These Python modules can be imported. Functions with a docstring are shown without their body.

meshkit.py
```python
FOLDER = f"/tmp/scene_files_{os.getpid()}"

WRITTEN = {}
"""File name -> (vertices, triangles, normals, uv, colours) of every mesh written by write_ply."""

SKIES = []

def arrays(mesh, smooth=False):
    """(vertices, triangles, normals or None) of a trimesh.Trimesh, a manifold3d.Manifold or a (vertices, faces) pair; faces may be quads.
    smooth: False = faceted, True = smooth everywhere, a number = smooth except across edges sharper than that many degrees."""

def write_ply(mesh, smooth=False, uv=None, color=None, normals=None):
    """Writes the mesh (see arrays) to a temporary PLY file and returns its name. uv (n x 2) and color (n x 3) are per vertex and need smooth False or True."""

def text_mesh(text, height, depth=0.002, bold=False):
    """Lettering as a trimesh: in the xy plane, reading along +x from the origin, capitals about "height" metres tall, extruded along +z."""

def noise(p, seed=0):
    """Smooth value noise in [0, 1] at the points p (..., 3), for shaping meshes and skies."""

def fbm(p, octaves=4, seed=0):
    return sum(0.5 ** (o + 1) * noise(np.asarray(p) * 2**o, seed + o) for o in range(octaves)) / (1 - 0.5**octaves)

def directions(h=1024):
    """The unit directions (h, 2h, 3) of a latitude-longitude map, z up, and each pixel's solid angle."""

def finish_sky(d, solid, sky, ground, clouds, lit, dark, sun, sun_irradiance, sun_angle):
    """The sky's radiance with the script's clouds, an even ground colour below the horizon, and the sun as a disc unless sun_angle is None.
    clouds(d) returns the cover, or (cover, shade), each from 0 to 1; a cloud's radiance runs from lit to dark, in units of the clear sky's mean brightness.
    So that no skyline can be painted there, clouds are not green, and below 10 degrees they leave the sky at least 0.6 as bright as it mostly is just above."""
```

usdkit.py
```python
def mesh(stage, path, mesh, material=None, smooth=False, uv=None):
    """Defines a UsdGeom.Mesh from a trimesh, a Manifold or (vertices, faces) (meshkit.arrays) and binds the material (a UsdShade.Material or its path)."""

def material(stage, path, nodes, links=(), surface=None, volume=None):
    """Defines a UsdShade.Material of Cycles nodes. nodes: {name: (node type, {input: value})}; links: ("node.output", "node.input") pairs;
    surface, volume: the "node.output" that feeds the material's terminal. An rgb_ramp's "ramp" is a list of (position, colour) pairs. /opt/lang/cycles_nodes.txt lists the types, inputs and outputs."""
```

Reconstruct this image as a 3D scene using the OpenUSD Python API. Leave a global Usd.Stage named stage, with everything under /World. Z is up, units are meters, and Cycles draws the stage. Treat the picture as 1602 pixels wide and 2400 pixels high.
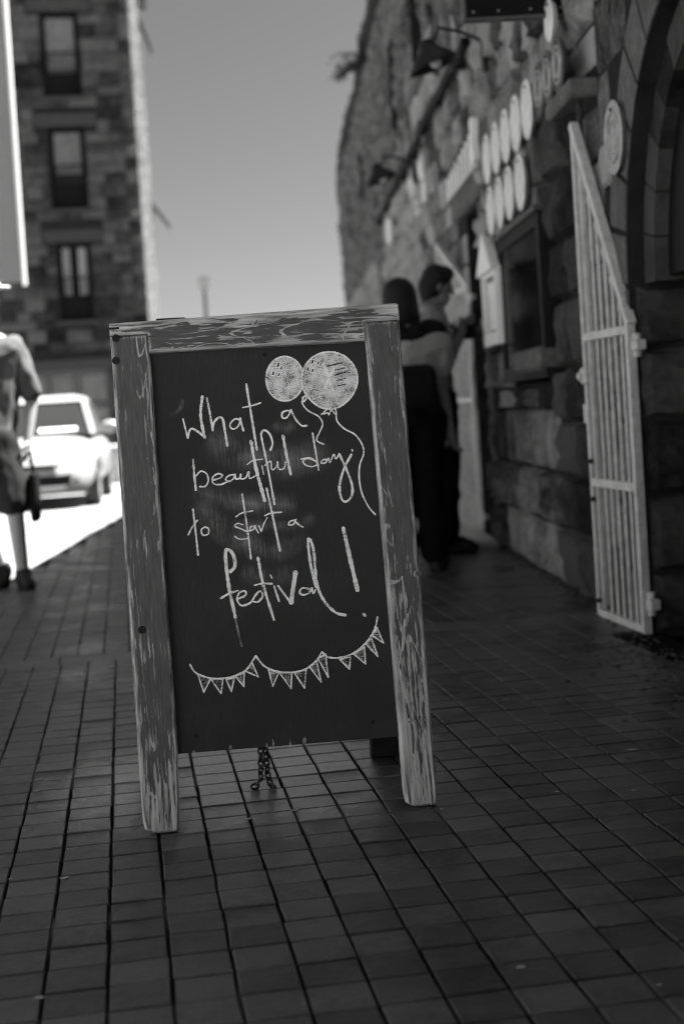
import math, random
import numpy as np, trimesh, manifold3d as m3
import shapely.geometry as sg, shapely.affinity as sa
from shapely.ops import unary_union
import usdkit, meshkit
from pxr import Usd, UsdGeom, UsdLux, UsdShade, Gf, Sdf

stage = Usd.Stage.CreateInMemory()
UsdGeom.SetStageUpAxis(stage, 'Z'); UsdGeom.SetStageMetersPerUnit(stage, 1.0)
UsdGeom.Xform.Define(stage, '/World'); UsdGeom.Scope.Define(stage, '/World/Looks')
R = math.radians
# ------------------------------------------------------------------ camera
PW, PH, FPX, HC = 1602., 2400., 3337., 0.95
YAW, PITCH, ROLL, SHIFT = R(8.712), R(-1.5), R(3.6), -156.9
CF = np.array([math.sin(YAW)*math.cos(PITCH), math.cos(YAW)*math.cos(PITCH), math.sin(PITCH)])
_r = np.array([math.cos(YAW), -math.sin(YAW), 0.]); _u = np.cross(_r, CF)
CR = _r*math.cos(ROLL) - _u*math.sin(ROLL); CU = _r*math.sin(ROLL) + _u*math.cos(ROLL)
CP = np.array([0, 0, HC])
cam = UsdGeom.Camera.Define(stage, '/World/camera')
M = Gf.Matrix4d(*CR, 0, *CU, 0, *(-CF), 0, *CP, 1)
cam.AddTransformOp().Set(M)
FL = 50.0
cam.CreateFocalLengthAttr(FL); cam.CreateHorizontalApertureAttr(PW/FPX*FL); cam.CreateVerticalApertureAttr(PH/FPX*FL)
cam.CreateVerticalApertureOffsetAttr(SHIFT/FPX*FL)
cam.CreateFStopAttr(2.5); cam.CreateFocusDistanceAttr(3.34)
cam.CreateClippingRangeAttr(Gf.Vec2f(0.05, 5000))
cam.CreateExposureAttr(2.55)
# ------------------------------------------------------------------ sky and sun
SUN_AZ, SUN_EL = R(4.0), R(61.3)
SD = np.array([math.cos(SUN_EL)*math.cos(SUN_AZ), math.cos(SUN_EL)*math.sin(SUN_AZ), math.sin(SUN_EL)])
SKY_STRENGTH, SUN_STRENGTH = 0.05, 1.25
sky = UsdLux.DomeLight.Define(stage, '/World/sky')
skym = usdkit.material(stage, '/World/Looks/sky', {
    's': ('sky_texture', {'sky_type': 'single_scattering', 'sun_disc': False, 'sun_elevation': SUN_EL, 'sun_rotation': math.atan2(SD[0], SD[1]), 'aerosol_density': 1.7, 'air_density': .27}),
    'c': ('separate_color', {'color_type': 'rgb'}),
    'r': ('math', {'math_type': 'multiply', 'value2': 1.0}), 'g': ('math', {'math_type': 'multiply_add', 'value2': 0.0}),
    'k': ('combine_color', {'color_type': 'rgb'}),
    'b': ('background_shader', {'strength': SKY_STRENGTH})},
    [('s.color', 'c.color'), ('c.r', 'r.value1'), ('c.g', 'g.value1'), ('r.value', 'g.value3'), ('g.value', 'k.r'), ('g.value', 'k.g'), ('g.value', 'k.b'), ('k.color', 'b.color')], surface='b.background')
UsdShade.MaterialBindingAPI.Apply(sky.GetPrim()).Bind(skym)
sun = UsdLux.DistantLight.Define(stage, '/World/sun')
sun.CreateNormalizeAttr(True); sun.CreateIntensityAttr(SUN_STRENGTH); sun.CreateAngleAttr(0.5); sun.CreateColorAttr(Gf.Vec3f(1, 0.995, 0.985))
sun.AddTransformOp().Set(Gf.Matrix4d().SetRotate(Gf.Rotation(Gf.Vec3d(0, 0, 1), Gf.Vec3d(*SD))))

# ------------------------------------------------------------------ helpers
rng = np.random.default_rng(7)
used = {}
def numbered(parent, name):
    k = used.get((parent, name), 0); used[(parent, name)] = k + 1
    return f'{parent}/{name}' if k == 0 else f'{parent}/{name}_{k:03d}'
def tag(p, label=None, cat=None, group=None, kind=None):
    p = p.GetPrim() if hasattr(p, 'GetPrim') else p
    for k, v in (('label', label), ('category', cat), ('group', group), ('kind', kind)):
        if v: p.SetCustomDataByKey(k, v)
    return p
def path_of(parent): return '/World' if parent is None else str(parent.GetPath())
def thing(name, label, cat, loc=(0, 0, 0), rotz=0, group=None, kind=None, parent=None):
    x = UsdGeom.Xform.Define(stage, numbered(path_of(parent), name))
    x.AddTranslateOp().Set(Gf.Vec3d(*map(float, loc)))
    if rotz: x.AddRotateZOp().Set(float(rotz))
    return tag(x.GetPrim(), label, cat, group, kind)
def obj(name, mesh, mat, parent=None, smooth=False, label=None, cat=None, group=None, kind=None, rotx=None, loc=None):
    m = usdkit.mesh(stage, numbered(path_of(parent), name), mesh, mat, smooth)
    if loc is not None: m.AddTranslateOp().Set(Gf.Vec3d(*map(float, loc)))
    if rotx is not None: m.AddRotateXOp().Set(float(rotx))
    return tag(m.GetPrim(), label, cat, group, kind)
def dup(root, loc, rotz, label, group=None):
    was = root.GetCustomData()
    r = thing(root.GetName(), label, was['category'], loc, rotz, group or was.get('group'))
    r.GetReferences().AddInternalReference(root.GetPath()); r.SetInstanceable(True)
    return r
def cat_(ms): return trimesh.util.concatenate([to_tm(m) for m in ms])
def to_tm(m):
    if hasattr(m, 'to_mesh'):
        q = m.to_mesh(); return trimesh.Trimesh(np.array(q.vert_properties[:, :3]), np.array(q.tri_verts), process=False)
    if isinstance(m, tuple):
        v, f, _ = meshkit.arrays(m); return trimesh.Trimesh(v, f, process=False)
    return m
def sbox(x0, x1, y0, y1): return sg.box(x0, y0, x1, y1)
def hull(pts): return m3.Manifold.hull_points(np.asarray(pts, float))
def cbox(x0, x1, y0, y1, z0, z1, c=0.004):
    """chamfered box"""
    c = min(c, (x1-x0)*.45, (y1-y0)*.45, (z1-z0)*.45)
    P = []
    for sx in (0, 1):
        for sy in (0, 1):
            for sz in (0, 1):
                p = [x1 if sx else x0, y1 if sy else y0, z1 if sz else z0]; i = [1-2*sx, 1-2*sy, 1-2*sz]
                for a in range(3):
                    q = [p[k] + (c*i[k] if k != a else 0) for k in range(3)]; P.append(q)
    return hull(P)
def bar(p, q, w, t, up=(0, 0, 1)):
    """rectangular bar from p to q, w across (perp to up), t along up-ish"""
    p, q = np.array(p, float), np.array(q, float); d = q-p; L = np.linalg.norm(d); d /= L
    a = np.cross(d, up); a /= np.linalg.norm(a); b = np.cross(a, d)
    P = [base + sa_*a*w/2 + sb*b*t/2 for base in (p, q) for sa_ in (-1, 1) for sb in (-1, 1)]
    return hull(P)
def tube(p, q, r0, r1=None, n=10):
    r1 = r0 if r1 is None else r1
    p, q = np.array(p, float), np.array(q, float); d = q-p; d = d/np.linalg.norm(d)
    a = np.cross(d, [0, 0, 1] if abs(d[2]) < .9 else [1, 0, 0]); a /= np.linalg.norm(a); b = np.cross(a, d)
    t = np.arange(n)/n*2*np.pi; ring = np.cos(t)[:, None]*a + np.sin(t)[:, None]*b
    return hull(np.vstack([p+ring*r0, q+ring*r1]))
def pipe(pts, r, n=8):
    """swept tube along a polyline"""
    pts = np.array(pts, float); V, F = [], []
    for i, p in enumerate(pts):
        d = pts[min(i+1, len(pts)-1)] - pts[max(i-1, 0)]; d /= np.linalg.norm(d)
        a = np.cross(d, [0, 0, 1] if abs(d[2]) < .95 else [1, 0, 0]); a /= np.linalg.norm(a); b = np.cross(a, d)
        rr = r[i] if np.ndim(r) else r
        for k in range(n):
            t = 2*np.pi*k/n; V.append(p + rr*(math.cos(t)*a + math.sin(t)*b))
    for i in range(len(pts)-1):
        for k in range(n):
            A, B = i*n+k, i*n+(k+1) % n; F += [[A, B, B+n], [A, B+n, A+n]]
    s, e = len(V), len(V)+1; V += [pts[0], pts[-1]]; o = (len(pts)-1)*n
    for k in range(n): F += [[s, (k+1) % n, k], [e, o+k, o+(k+1) % n]]
    return trimesh.Trimesh(np.array(V), np.array(F), process=False)
def sph(c, r, n=16):
    m = m3.Manifold.sphere(1.0, n); r = np.broadcast_to(np.asarray(r, float), (3,))
    return m.scale(list(map(float, r))).translate(list(map(float, c)))
def extr(poly, h):
    polys = getattr(poly, 'geoms', [poly])
    return trimesh.util.concatenate([trimesh.creation.extrude_polygon(p, h, engine='earcut') for p in polys if p.area > 1e-9])
def project(P):
    v = np.asarray(P, float) - CP; d = v @ CF; d = np.where(d > .05, d, np.nan)
    return np.stack([PW/2 + FPX*(v @ CR)/d, PH/2 - FPX*(v @ CU)/d + SHIFT], -1)
def area_px(P):
    """visible pixel area of the box round projected points, 0 outside the frame"""
    q = project(P)
    if not np.isfinite(q).all(): return 0.
    a, b = q.min(0), q.max(0); a = np.maximum(a, 0); b = np.minimum(b, [PW, PH])
    return float(np.prod(np.maximum(b-a, 0)))

# ------------------------------------------------------------------ materials (the scene is seen in black and white, so all are grey)
L = '/World/Looks/'
def g3(v): return (v, v, v)
def plain(name, v, rough=.6, metal=0., var=.25, scale=6., bump=.0, bscale=60., spec=.5):
    nodes = {'tc': ('texture_coordinate', {}), 'n': ('noise_texture', {'scale': scale, 'detail': 6, 'roughness': .6}),
             'r': ('rgb_ramp', {'ramp': [(.25, g3(v*(1-var))), (.75, g3(v*(1+var)))]}),
             'b': ('noise_texture', {'scale': bscale, 'detail': 4}), 'bm': ('bump', {'strength': bump, 'distance': .01}),
             'p': ('principled_bsdf', {'roughness': rough, 'metallic': metal, 'specular_ior_level': spec})}
    links = [('tc.object', 'n.vector'), ('n.fac', 'r.fac'), ('r.color', 'p.base_color'), ('tc.object', 'b.vector')]
    if bump: links += [('b.fac', 'bm.height'), ('bm.normal', 'p.normal')]
    return usdkit.material(stage, L+name, nodes, links, surface='p.BSDF')

def stone_mat(name, lo, hi, rough=.95, scale=5., bump=.8, each=.34):
    """rough stone: tone differs from stone to stone, with dark hollows and lit faces painted in as noise"""
    return usdkit.material(stage, L+name, {
        'g': ('geometry', {}), 'oi': ('object_info', {}),
        'n1': ('noise_texture', {'scale': scale, 'detail': 8, 'roughness': .62}),
        'n2': ('noise_texture', {'scale': scale*5, 'detail': 5, 'roughness': .65}),
        'a': ('math', {'math_type': 'multiply_add', 'value2': .48}), 'ri': ('math', {'math_type': 'add'}), 'fr': ('math', {'math_type': 'fraction'}),
        'b': ('math', {'math_type': 'multiply_add', 'value2': each}), 'c': ('math', {'math_type': 'multiply', 'value2': .52-each*.5}),
        'ramp': ('rgb_ramp', {'ramp': [(.34, g3(lo)), (.47, g3(lo*.6+hi*.24)), (.57, g3(hi*.55)), (.74, g3(hi))]}),
        'n3': ('noise_texture', {'scale': 45, 'detail': 6, 'roughness': .7}),
        'bm': ('bump', {'strength': bump, 'distance': .02}),
        'p': ('principled_bsdf', {'roughness': rough, 'specular_ior_level': .08})},
        [('g.position', 'n1.vector'), ('g.position', 'n2.vector'), ('g.position', 'n3.vector'),
         ('g.random_per_island', 'ri.value1'), ('oi.random', 'ri.value2'), ('ri.value', 'fr.value1'),
         ('n2.fac', 'c.value1'), ('n1.fac', 'a.value1'), ('c.value', 'a.value3'),
         ('fr.value', 'b.value1'), ('a.value', 'b.value3'),
         ('b.value', 'ramp.fac'), ('ramp.color', 'p.base_color'), ('n3.fac', 'bm.height'), ('bm.normal', 'p.normal')], surface='p.BSDF')

def weathered_wood(name, along, wear=0.0, cover=.50):
    """dark paint flaking off pale wood: wear follows the grain, thin loops of it, and the worn edges. along = axis of the grain (object space)"""
    sc = [150., 150., 150.]; sc[along] = 13.
    lo = [9., 9., 9.]; lo[along] = 1.7
    fine = [150., 150., 150.]; fine[along] = 9.
    pw = [9., 9., 9.]; pw[along] = 2.2
    N = {'tc': ('texture_coordinate', {}), 'g': ('geometry', {}),
        'm1': ('mapping', {'scale': tuple(sc)}), 'm2': ('mapping', {'scale': tuple(lo)}), 'm3': ('mapping', {'scale': tuple(fine)}), 'm4': ('mapping', {'scale': tuple(pw), 'location': (3.1, 1.7, 4.2)}),
        'flk': ('noise_texture', {'scale': 1, 'detail': 3, 'roughness': .6, 'distortion': .25}),
        'lp': ('noise_texture', {'scale': 1, 'detail': 1.2, 'roughness': .4, 'distortion': .4}),
        'fib': ('noise_texture', {'scale': 1, 'detail': 3}),
        'pat': ('noise_texture', {'scale': 1, 'detail': 3, 'roughness': .55}),
        # contour loops of the grain
        'lm': ('math', {'math_type': 'multiply', 'value2': 17.}), 'lf': ('math', {'math_type': 'pingpong', 'value2': .5}),
        'ls': ('map_range', {'range_type': 'smoothstep', 'from_min': .065, 'from_max': .0, 'to_min': 0, 'to_max': 1}),
        'lw': ('map_range', {'range_type': 'smoothstep', 'from_min': .42, 'from_max': .60, 'to_min': 0, 'to_max': .24}),
        'lx': ('math', {'math_type': 'multiply'}),
        # edge wear
        'bev': ('bevel', {'samples': 6, 'radius': .010}), 'dot': ('vector_math', {'vector_math_type': 'dot_product', 'math_type': 'dot_product'}),
        'eg': ('map_range', {'range_type': 'smoothstep', 'from_min': .9995, 'from_max': .93, 'to_min': 0, 'to_max': .20}),
        's1': ('math', {'math_type': 'add'}), 's2': ('math', {'math_type': 'add'}), 'pa': ('math', {'math_type': 'multiply_add', 'value2': .55}),
        'w0': ('math', {'math_type': 'add', 'value2': wear}), 'at': ('attribute', {'attribute': 'wear'}), 'w1': ('math', {'math_type': 'add'}),
        'mask': ('map_range', {'range_type': 'smoothstep', 'from_min': cover+.348, 'from_max': cover+.392, 'to_min': 0, 'to_max': 1}),
        'wood': ('rgb_ramp', {'ramp': [(.28, g3(.10)), (.45, g3(.31)), (.72, g3(.58))]}),
        'paint': ('rgb_ramp', {'ramp': [(.3, g3(.050)), (.7, g3(.105))]}),
        'mixc': ('mix', {}), 
        'h1': ('math', {'math_type': 'multiply_add', 'value2': -.9}), 'h2': ('math', {'math_type': 'multiply', 'value2': .35}),
        'bm': ('bump', {'strength': .55, 'distance': .0016}),
        'ro': ('map_range', {'from_min': 0, 'from_max': 1, 'to_min': .52, 'to_max': .85}),
        'p': ('principled_bsdf', {'specular_ior_level': .4})}
    E = [('tc.object', 'm1.vector'), ('tc.object', 'm2.vector'), ('tc.object', 'm3.vector'), ('tc.object', 'm4.vector'),
        ('m1.vector', 'flk.vector'), ('m2.vector', 'lp.vector'), ('m3.vector', 'fib.vector'), ('m4.vector', 'pat.vector'),
        ('lp.fac', 'lm.value1'), ('lm.value', 'lf.value1'), ('lf.value', 'ls.value'), ('pat.fac', 'lw.value'), ('ls.result', 'lx.value1'), ('lw.result', 'lx.value2'),
        ('bev.bevel', 'dot.vector1'), ('g.normal', 'dot.vector2'), ('dot.value', 'eg.value'),
        ('pat.fac', 'pa.value1'), ('flk.fac', 'pa.value3'), ('pa.value', 's1.value1'), ('lx.value', 's1.value2'), ('s1.value', 's2.value1'), ('eg.result', 's2.value2'),
        ('s2.value', 'w0.value1'), ('w0.value', 'w1.value1'), ('at.fac', 'w1.value2'), ('w1.value', 'mask.value'),
        ('fib.fac', 'wood.fac'), ('flk.fac', 'paint.fac'), ('mask.result', 'mixc.fac'), ('paint.color', 'mixc.color1'), ('wood.color', 'mixc.color2'), ('mixc.color', 'p.base_color'),
        ('fib.fac', 'h2.value1'), ('mask.result', 'h1.value1'), ('h2.value', 'h1.value3'), ('h1.value', 'bm.height'), ('bm.normal', 'p.normal'),
        ('mask.result', 'ro.value'), ('ro.result', 'p.roughness')]
    N['dot'] = ('vector_math', {'math_type': 'dot_product'})
    return usdkit.material(stage, L+name, N, E, surface='p.BSDF')

def chalk_mat(name, cover, v=.72, scale=700., stretch=(1, 1, 1), soft=.12):
    return usdkit.material(stage, L+name, {
        'tc': ('texture_coordinate', {}), 'm': ('mapping', {'scale': tuple(scale*s for s in stretch)}),
        'n': ('noise_texture', {'scale': 1, 'detail': 3, 'roughness': .65}),
        'n2': ('noise_texture', {'scale': 45, 'detail': 2}), 'ad': ('math', {'math_type': 'multiply_add', 'value2': .45}),
        'k': ('map_range', {'range_type': 'smoothstep', 'from_min': .725-(cover-.5)*.5-soft, 'from_max': .725-(cover-.5)*.5+soft, 'to_min': 0, 'to_max': 1}),
        'd': ('diffuse_bsdf', {'color': g3(v)}), 't': ('transparent_bsdf', {'color': (1, 1, 1)}), 'mx': ('mix_closure', {})},
        [('tc.object', 'm.vector'), ('m.vector', 'n.vector'), ('tc.object', 'n2.vector'), ('n2.fac', 'ad.value1'), ('n.fac', 'ad.value3'), ('ad.value', 'k.value'),
         ('k.result', 'mx.fac'), ('t.BSDF', 'mx.closure1'), ('d.BSDF', 'mx.closure2')], surface='mx.closure')

def smear_mat(name, amount, v=.6):
    return usdkit.material(stage, L+name, {
        'tc': ('texture_coordinate', {}), 'm': ('mapping', {'scale': (420., 420., 16.)}), 'n': ('noise_texture', {'scale': 1, 'detail': 4, 'roughness': .6}),
        'n2': ('noise_texture', {'scale': 14, 'detail': 3}), 'mu': ('math', {'math_type': 'multiply'}),
        'k': ('map_range', {'range_type': 'smoothstep', 'from_min': .12, 'from_max': .40, 'to_min': 0, 'to_max': amount}),
        'at': ('attribute', {'attribute': 'fade'}), 'm5': ('math', {'math_type': 'multiply'}),
        'd': ('diffuse_bsdf', {'color': g3(v)}), 't': ('transparent_bsdf', {'color': (1, 1, 1)}), 'mx': ('mix_closure', {})},
        [('tc.object', 'm.vector'), ('m.vector', 'n.vector'), ('tc.object', 'n2.vector'), ('n.fac', 'mu.value1'), ('n2.fac', 'mu.value2'), ('mu.value', 'k.value'),
         ('k.result', 'm5.value1'), ('at.fac', 'm5.value2'), ('m5.value', 'mx.fac'), ('t.BSDF', 'mx.closure1'), ('d.BSDF', 'mx.closure2')], surface='mx.closure')

def paver_mat(name, lo, hi, rough=.42):
    return usdkit.material(stage, L+name, {
        'g': ('geometry', {}), 'oi': ('object_info', {}), 'ri': ('math', {'math_type': 'add'}), 'fr': ('math', {'math_type': 'fraction'}),
        'n1': ('noise_texture', {'scale': 3.2, 'detail': 6, 'roughness': .6}), 'n2': ('noise_texture', {'scale': 110, 'detail': 5, 'roughness': .8}),
        'a': ('math', {'math_type': 'multiply_add', 'value2': .5}), 'b': ('math', {'math_type': 'multiply_add', 'value2': .16}), 'c': ('math', {'math_type': 'multiply', 'value2': .50}),
        'ramp': ('rgb_ramp', {'ramp': [(.40, g3(lo)), (.53, g3(lo*.5+hi*.5)), (.70, g3(hi*1.7))]}),
        'sp': ('noise_texture', {'scale': 38, 'detail': 2}), 'spk': ('map_range', {'range_type': 'smoothstep', 'from_min': .74, 'from_max': .78, 'to_min': 0, 'to_max': .5}), 'mx': ('mix', {'color2': g3(.32)}),
        'n3': ('noise_texture', {'scale': 95, 'detail': 6, 'roughness': .75}), 'n4': ('noise_texture', {'scale': 24, 'detail': 4}), 'hh': ('math', {'math_type': 'multiply_add', 'value2': 1.2}),
        'bm': ('bump', {'strength': 1., 'distance': .0018}),
        'ro': ('map_range', {'from_min': .3, 'from_max': .7, 'to_min': rough-.08, 'to_max': rough+.16}),
        'dp': ('vector_math', {'math_type': 'distance', 'vector2': (.27, 3.72, 0)}), 'dn': ('math', {'math_type': 'multiply_add', 'value2': -.5}),
        'dm': ('map_range', {'range_type': 'smoothstep', 'from_min': .42, 'from_max': .02, 'to_min': 0, 'to_max': 1}), 'bm2': ('bump', {'strength': 1., 'distance': .0055}),
        'p': ('principled_bsdf', {'specular_ior_level': .55, 'coat_roughness': .16, 'coat_ior': 1.6})},
        [('g.position', 'n1.vector'), ('g.position', 'n2.vector'), ('g.position', 'n3.vector'), ('g.position', 'n4.vector'), ('g.position', 'sp.vector'),
         ('g.random_per_island', 'ri.value1'), ('oi.random', 'ri.value2'), ('ri.value', 'fr.value1'),
         ('n2.fac', 'c.value1'), ('n1.fac', 'a.value1'), ('c.value', 'a.value3'), ('fr.value', 'b.value1'), ('a.value', 'b.value3'), ('b.value', 'ramp.fac'),
         ('sp.fac', 'spk.value'), ('spk.result', 'mx.fac'), ('ramp.color', 'mx.color1'), ('mx.color', 'p.base_color'),
         ('n4.fac', 'hh.value1'), ('n3.fac', 'hh.value3'), ('hh.value', 'bm.height'), ('bm.normal', 'p.normal'), ('n1.fac', 'ro.value'), ('ro.result', 'p.roughness'), ('g.position', 'dp.vector1'), ('n4.fac', 'dn.value1'), ('dp.value', 'dn.value3'), ('dn.value', 'dm.value'), ('dm.result', 'p.coat_weight'), ('n3.fac', 'bm2.height'), ('bm2.normal', 'p.coat_normal')], surface='p.BSDF')

def pane_mat(name, tint=.9, rough=.02, refl=.9):
    return usdkit.material(stage, L+name, {'f': ('fresnel', {'IOR': 1.5}), 't': ('transparent_bsdf', {'color': g3(tint)}), 'g': ('glossy_bsdf', {'color': g3(refl), 'roughness': rough}), 'm': ('mix_closure', {})},
        [('f.fac', 'm.fac'), ('t.BSDF', 'm.closure1'), ('g.BSDF', 'm.closure2')], surface='m.closure')

MAT = dict(
    wood_v=weathered_wood('weathered_wood_upright', 2, -.026), wood_v2=weathered_wood('more_weathered_wood_upright', 2, -.010), wood_h=weathered_wood('weathered_wood_rail', 0, -.012),
    wood_dark=plain('stained_timber', .022, .8, var=.4, scale=12, spec=.1),
    panel=usdkit.material(stage, L+'blackboard_paint', {
        'tc': ('texture_coordinate', {}), 'm': ('mapping', {'scale': (420., 420., 22.)}), 'n': ('noise_texture', {'scale': 1, 'detail': 4, 'roughness': .6}),
        'n2': ('noise_texture', {'scale': 5, 'detail': 5, 'roughness': .6}), 'mu': ('math', {'math_type': 'multiply'}),
        'r': ('rgb_ramp', {'ramp': [(.10, g3(.026)), (.28, g3(.034)), (.50, g3(.054))]}),
        'bm': ('bump', {'strength': .25, 'distance': .0008}),
        'p': ('principled_bsdf', {'roughness': .7, 'specular_ior_level': .15})},
        [('tc.object', 'm.vector'), ('m.vector', 'n.vector'), ('tc.object', 'n2.vector'), ('n.fac', 'mu.value1'), ('n2.fac', 'mu.value2'), ('mu.value', 'r.fac'), ('r.color', 'p.base_color'), ('n.fac', 'bm.height'), ('bm.normal', 'p.normal')], surface='p.BSDF'),
    chalk=chalk_mat('chalk', .66, v=.92, scale=430., soft=.08), chalk_fill=chalk_mat('chalk_scribble', .56, v=.80, scale=330., soft=.13), chalk_fill2=chalk_mat('chalk_light_scribble', .28, v=.7, scale=330.), chalk_thin=chalk_mat('chalk_thin', .30, v=.6),
    smear=smear_mat('chalk_smear', .34),
    chain=plain('tarnished_chain', .05, .4, .6), hole=plain('dark_hole', .004, .9),
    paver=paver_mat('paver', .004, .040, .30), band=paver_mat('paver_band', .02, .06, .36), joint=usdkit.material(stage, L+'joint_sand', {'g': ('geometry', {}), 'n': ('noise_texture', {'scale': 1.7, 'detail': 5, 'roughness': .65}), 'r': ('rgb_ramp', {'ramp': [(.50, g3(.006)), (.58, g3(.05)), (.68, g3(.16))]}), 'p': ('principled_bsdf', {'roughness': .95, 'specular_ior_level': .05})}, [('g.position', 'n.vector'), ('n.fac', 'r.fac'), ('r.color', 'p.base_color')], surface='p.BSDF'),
    gum=plain('pale_spot', .26, .8), grime=plain('moss_and_dirt', .035, .95, bump=.8),
    asphalt=plain('pale_road', .24, .8, var=.15, scale=1.5, bump=.3, bscale=120), ground=plain('far_ground', .16, .9, scale=.3),
    plaza=plain('bounce_ground', .66, .85, var=.15, scale=2, bump=.3), render=plain('bounce_render', .34, .9, var=.08, scale=1.5, bump=.2),  # both for surfaces added out of view to bounce sunlight
    sunlit_ground=plain('pale_sunlit_ground', .21, .85, var=.2, scale=3, bump=.3),
    kerb=plain('kerb_stone', .42, .85, bump=.3),
    stone=stone_mat('rough_stone', .008, .31), stone_dark=stone_mat('dark_rough_stone', .006, .070), stone_pale=stone_mat('pale_rough_stone', .16, .62, bump=.5), dressed=stone_mat('dressed_stone', .06, .18, scale=6, bump=.4, each=.2),
    mortar=plain('mortar', .020, .95, var=.6, scale=5, bump=.5, spec=.05), 
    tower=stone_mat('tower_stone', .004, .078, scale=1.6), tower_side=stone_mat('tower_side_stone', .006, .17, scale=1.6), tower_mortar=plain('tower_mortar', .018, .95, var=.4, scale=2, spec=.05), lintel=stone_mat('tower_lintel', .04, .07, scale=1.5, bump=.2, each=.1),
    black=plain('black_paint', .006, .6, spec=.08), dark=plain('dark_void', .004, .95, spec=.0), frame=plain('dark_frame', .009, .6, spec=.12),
    white=plain('white_paint', .74, .45, var=.08), gate=plain('worn_white_metal', .44, .5, var=.32, scale=22, bump=.2), offwhite=plain('offwhite_board', .56, .7, var=.1, scale=9), plaque=plain('pale_plaque', .55, .75, var=.25, scale=16, bump=.3),
    plaque_dark=plain('dark_plaque', .045, .55, var=.5, scale=20), plaque_ring=plain('worn_plaque', .30, .7, var=.35, scale=25), curtain=plain('net_curtain', .75, .9, var=.1), blind=plain('grey_pane_backing', .38, .8), 
    metal=plain('galvanised_metal', .30, .45, .6), darkmetal=plain('dark_metal', .012, .5, 0., spec=.25), wire=plain('black_cable', .008, .7, spec=.1),
    car=plain('white_car_paint', .27, .25, var=.02), carglass=plain('tinted_glass', .02, .05, var=.1, spec=.8), rubber=plain('rubber', .02, .8), rim=plain('alloy', .45, .3, .8), trim=plain('grey_plastic', .05, .6),
    lampglass=plain('headlamp', .45, .1, var=.3, spec=.8),
    skin=plain('skin', .30, .55, var=.06), skin_dark=plain('tanned_skin', .13, .55, var=.06), hair=plain('dark_hair', .008, .6, spec=.2, var=.4, scale=60, bump=.5, bscale=200), greyhair=plain('pale_hat', .55, .8),
    shirt_dark=plain('dark_grey_shirt', .075, .85, var=.15), shirt=plain('grey_shirt', .10, .85, var=.08), palecloth=plain('pale_cloth', .24, .9, var=.06), darkcloth=plain('dark_cloth', .010, .95, var=.3, spec=.05), trousers=plain('black_trousers', .005, .95, spec=.04), shorts=plain('dark_shorts', .025, .95, spec=.05), shoe=plain('dark_shoe', .007, .6, spec=.2), bag=plain('pale_strap', .40, .8), eye=plain('eye', .02, .2), lip=plain('lip', .12, .5),
    leaf=usdkit.material(stage, L+'leaf', {'d': ('diffuse_bsdf', {'color': g3(.07)}), 't': ('translucent_bsdf', {'color': g3(.07)}), 'm': ('mix_closure', {'fac': .35})}, [('d.BSDF', 'm.closure1'), ('t.BSDF', 'm.closure2')], surface='m.closure') if True else None,
    banner=plain('grey_banner', .19, .7, var=.05), glass=pane_mat('window_glass'), case_glass=pane_mat('case_glass', .85, .12, .35), roof=plain('dark_roof', .05, .8))

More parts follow.
